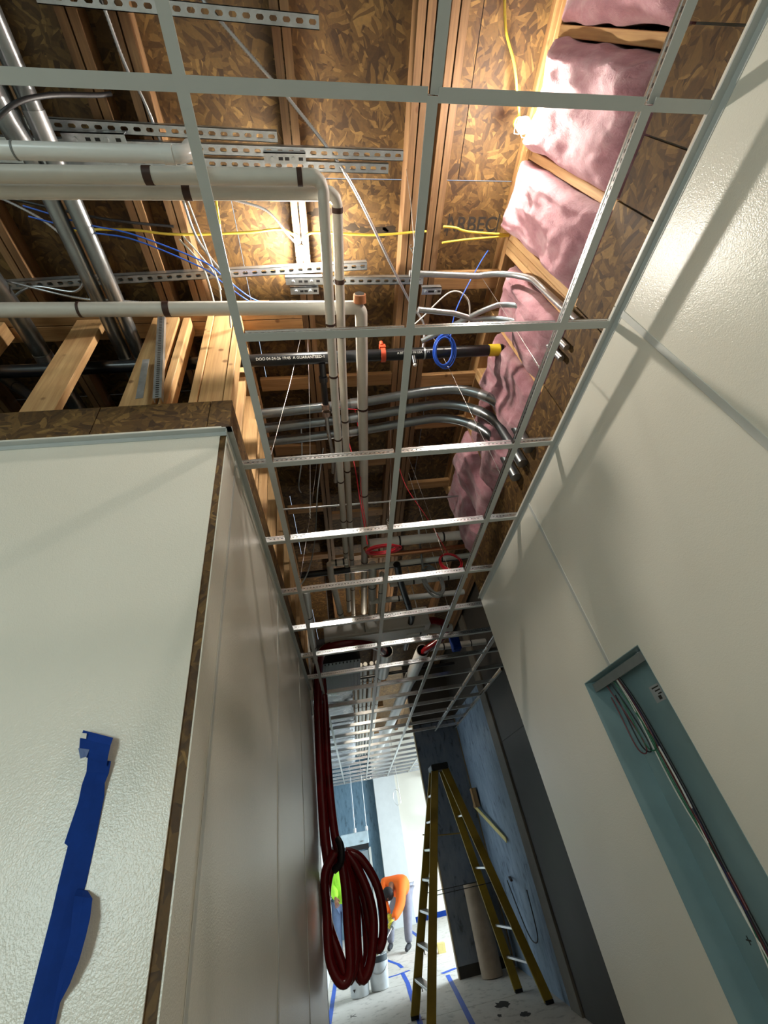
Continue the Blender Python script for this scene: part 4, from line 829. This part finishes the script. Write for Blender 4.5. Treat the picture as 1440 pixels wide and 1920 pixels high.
obj('white_carton', MB().box(1.17, 1.30, 10.2, 10.34, 0, .12).box(1.19, 1.28, 10.22, 10.32, .12, .125), CREAM, 'small pale carton on the bright floor behind the ladder', 'box')
# ------------------------------------------------------------------ people
def skin(name, V, E_, Rr, mat, parent=None, lv=2):
    me = bpy.data.meshes.new(name+'_cage'); me.from_pydata([Vector(v) for v in V], E_, [])
    o = bpy.data.objects.new(name+'_cage', me); C.objects.link(o)
    md = o.modifiers.new('s', 'SKIN'); md.use_smooth_shade = True
    sv = me.skin_vertices[0].data
    for i, r in enumerate(Rr): sv[i].radius = r if isinstance(r, tuple) else (r, r); sv[i].use_root = (i == 0)
    sb = o.modifiers.new('d', 'SUBSURF'); sb.levels = lv; sb.render_levels = lv
    dg = bpy.context.evaluated_depsgraph_get(); dg.update()
    m2 = bpy.data.meshes.new_from_object(o.evaluated_get(dg)); m2.name = name
    bpy.data.objects.remove(o); bpy.data.meshes.remove(me)
    vs = [v.co.copy() for v in m2.vertices]; lo = Vector([min(v[i] for v in vs) for i in range(3)]); hi = Vector([max(v[i] for v in vs) for i in range(3)]); c = (lo+hi)/2
    m2.transform(Matrix.Translation(-c)); m2.materials.clear()
    for p in m2.polygons: p.use_smooth = True; p.material_index = 0
    return link(name, m2, mat, parent, c)
def person(P, label, name, top, legs, hair, glove):
    """P: joint name -> point"""
    g = lambda k: Vector(P[k])
    t = empty(name, ((g('fl')+g('fr')).x/2, (g('fl')+g('fr')).y/2, 0), label, 'person')
    pel, ch, nk, hd = g('pelvis'), g('chest'), g('neck'), g('head')
    # one continuous body
    keys = ['pelvis', 'waist', 'chest', 'neck', 'head', 'sl', 'el', 'wl', 'sr', 'er', 'wr', 'hl', 'kl', 'al', 'hr', 'kr', 'ar', 'pl', 'pr']
    pts = dict(P); pts['waist'] = tuple(pel.lerp(ch, .45)); pts['pl'] = tuple(g('wl')+(g('wl')-g('el')).normalized()*.07); pts['pr'] = tuple(g('wr')+(g('wr')-g('er')).normalized()*.07)
    V = [pts[k] for k in keys]; ix = {k: i for i, k in enumerate(keys)}
    Ed = [(ix[a], ix[b]) for a, b in [('pelvis', 'waist'), ('waist', 'chest'), ('chest', 'neck'), ('neck', 'head'), ('chest', 'sl'), ('sl', 'el'), ('el', 'wl'), ('chest', 'sr'), ('sr', 'er'), ('er', 'wr'), ('pelvis', 'hl'), ('hl', 'kl'), ('kl', 'al'), ('pelvis', 'hr'), ('hr', 'kr'), ('kr', 'ar'), ('wl', 'pl'), ('wr', 'pr')]]
    Rb = [.11, .11, .12, .055, .085, .05, .042, .028, .05, .042, .028, .08, .06, .042, .08, .06, .042, .032, .032]
    skin('body', V, Ed, Rb, SKIN, t)
    # hoodie / shirt
    k2 = ['pelvis2', 'waist', 'chest', 'neck2', 'sl', 'el', 'wl', 'sr', 'er', 'wr']
    pts['pelvis2'] = tuple(pel.lerp(ch, -.02 if glove else -.35)); pts['neck2'] = tuple(ch.lerp(nk, .8)); i2 = {k: i for i, k in enumerate(k2)}
    skin('hoodie' if glove else 'shirt', [pts[k] for k in k2], [(i2[a], i2[b]) for a, b in [('pelvis2', 'waist'), ('waist', 'chest'), ('chest', 'neck2'), ('chest', 'sl'), ('sl', 'el'), ('el', 'wl'), ('chest', 'sr'), ('sr', 'er'), ('er', 'wr')]],
         [(.21, .19), (.23, .2), (.25, .21), .13, .12, .095, .062, .12, .095, .062], top, t)
    k3 = ['pelvis', 'hl', 'kl', 'al', 'hr', 'kr', 'ar']; i3 = {k: i for i, k in enumerate(k3)}
    skin('trousers', [pts[k] for k in k3], [(i3[a], i3[b]) for a, b in [('pelvis', 'hl'), ('hl', 'kl'), ('kl', 'al'), ('pelvis', 'hr'), ('hr', 'kr'), ('kr', 'ar')]], [.145, .118, .09, .075, .118, .09, .075], legs, t)
    for s in ('l', 'r'):
        a, f = g('a'+s), g('f'+s)
        skin('boot', [a+Vector((0, 0, .02)), (a.x, a.y, .055), f.lerp(a, .45)+Vector((0, 0, 0)), f], [(0, 1), (1, 2), (2, 3)], [.055, .052, .045, .036], BOOT, t, 1)
        # hand with palm, four fingers and thumb
        w_, e_ = g('w'+s), g('e'+s); d = (w_-e_).normalized(); sd = d.cross(Vector((0, 1, 0))).normalized(); nn = sd.cross(d)
        hv = [w_, w_+d*.04, w_+d*.085]; he = [(0, 1), (1, 2)]; hr = [.03, .04, .036]
        for q in range(4):
            o = (q-1.5)*.02; L = (.07, .08, .075, .06)[q]; b = len(hv)
            hv += [w_+d*.095+sd*o, w_+d*(.095+L*.5)+sd*o*1.1+nn*.012, w_+d*(.095+L*.8)+sd*o*1.1+nn*.035]; he += [(2, b), (b, b+1), (b+1, b+2)]; hr += [.012, .010, .009]
        b = len(hv); hv += [w_+d*.045+sd*.045, w_+d*.085+sd*.06+nn*.02]; he += [(1, b), (b, b+1)]; hr += [.013, .01]
        skin('glove' if glove else 'hand', hv, he, hr, GLOVE if glove else SKIN, t, 1)
    hdv = (hd-nk).normalized()
    hr_ = skin('hair', [nk.lerp(hd, .75)+Vector((0, .03, .02)), hd+hdv*.03+Vector((0, .02, .025)), hd+hdv*.10+Vector((0, 0, .01))], [(0, 1), (1, 2)], [.10, .128, .085], hair, t)
    fw = Vector(P['face']).normalized(); up = hdv; sd = fw.cross(up).normalized()
    m = MB()
    for s in (-1, 1): m.tube([hd+fw*.082+sd*(s*.032)+up*.02, hd+fw*.092+sd*(s*.032)+up*.02], .011, 8)
    m.build('eye', BLKM, t); MB().tube([hd+fw*.08, hd+fw*.115-up*.02], [.008, .016], 8).build('nose', SKIN, t)
    MB().bar(hd+fw*.083-up*.045-sd*.025, hd+fw*.083-up*.045+sd*.025, .01, .01).build('mouth', BAND, t)
    for s in (-1, 1): MB().tube([hd+sd*(s*.08), hd+sd*(s*.098)], [.028, .02], 8).build('ear', SKIN, t)
    return t
P1 = dict(pelvis=(.78, 11.15, .88), chest=(.62, 10.87, .97), neck=(.53, 10.72, .92), head=(.465, 10.62, .855), sl=(.42, 10.94, 1.0), el=(.34, 10.74, .76), wl=(.40, 10.42, .60), sr=(.72, 10.70, .92), er=(.64, 10.46, .68), wr=(.47, 10.28, .54),
          hl=(.70, 11.22, .82), kl=(.46, 11.32, .46), al=(.42, 11.5, .09), hr=(.86, 11.1, .82), kr=(.78, 11.0, .46), ar=(.74, 11.06, .09), fl=(.36, 11.3, .04), fr=(.66, 10.86, .04), face=(-.4, -.75, -.6))
person(P1, 'person in an orange hoodie and grey trousers bent over stirring a bucket', 'person', ORS, DENIM, HAIR, True)
P2 = dict(pelvis=(-.44, 11.0, .92), chest=(-.48, 10.98, 1.28), neck=(-.48, 10.95, 1.47), head=(-.48, 10.9, 1.62), sl=(-.58, 11.0, 1.36), el=(-.58, 10.9, 1.1), wl=(-.54, 10.72, .95), sr=(-.3, 11.0, 1.36), er=(-.25, 10.92, 1.1), wr=(-.3, 10.72, .96),
          hl=(-.55, 11.0, .86), kl=(-.56, 10.97, .47), al=(-.56, 11.0, .09), hr=(-.37, 11.0, .86), kr=(-.36, 10.96, .47), ar=(-.35, 11.0, .09), fl=(-.57, 10.82, .04), fr=(-.35, 10.82, .04), face=(0, -1, 0))
person(P2, 'person in a lime shirt and blue jeans standing behind the hanging hose coil', 'person', LIME, DENIM2, HAIR, False)
mx = empty('mixing_rod', (.4, 10.2, .5), 'thin grey mixing rod held by the orange worker and dipped in the bucket', 'mixer')
MB().tube([(.47, 10.24, .50), (.42, 10.1, .46)], .03, 12).build('grip', GREYC, mx); MB().tube([(.42, 10.1, .46), (.13, 9.03, .345), (.11, 8.98, .1)], .010, 8).build('shaft', ALU, mx)
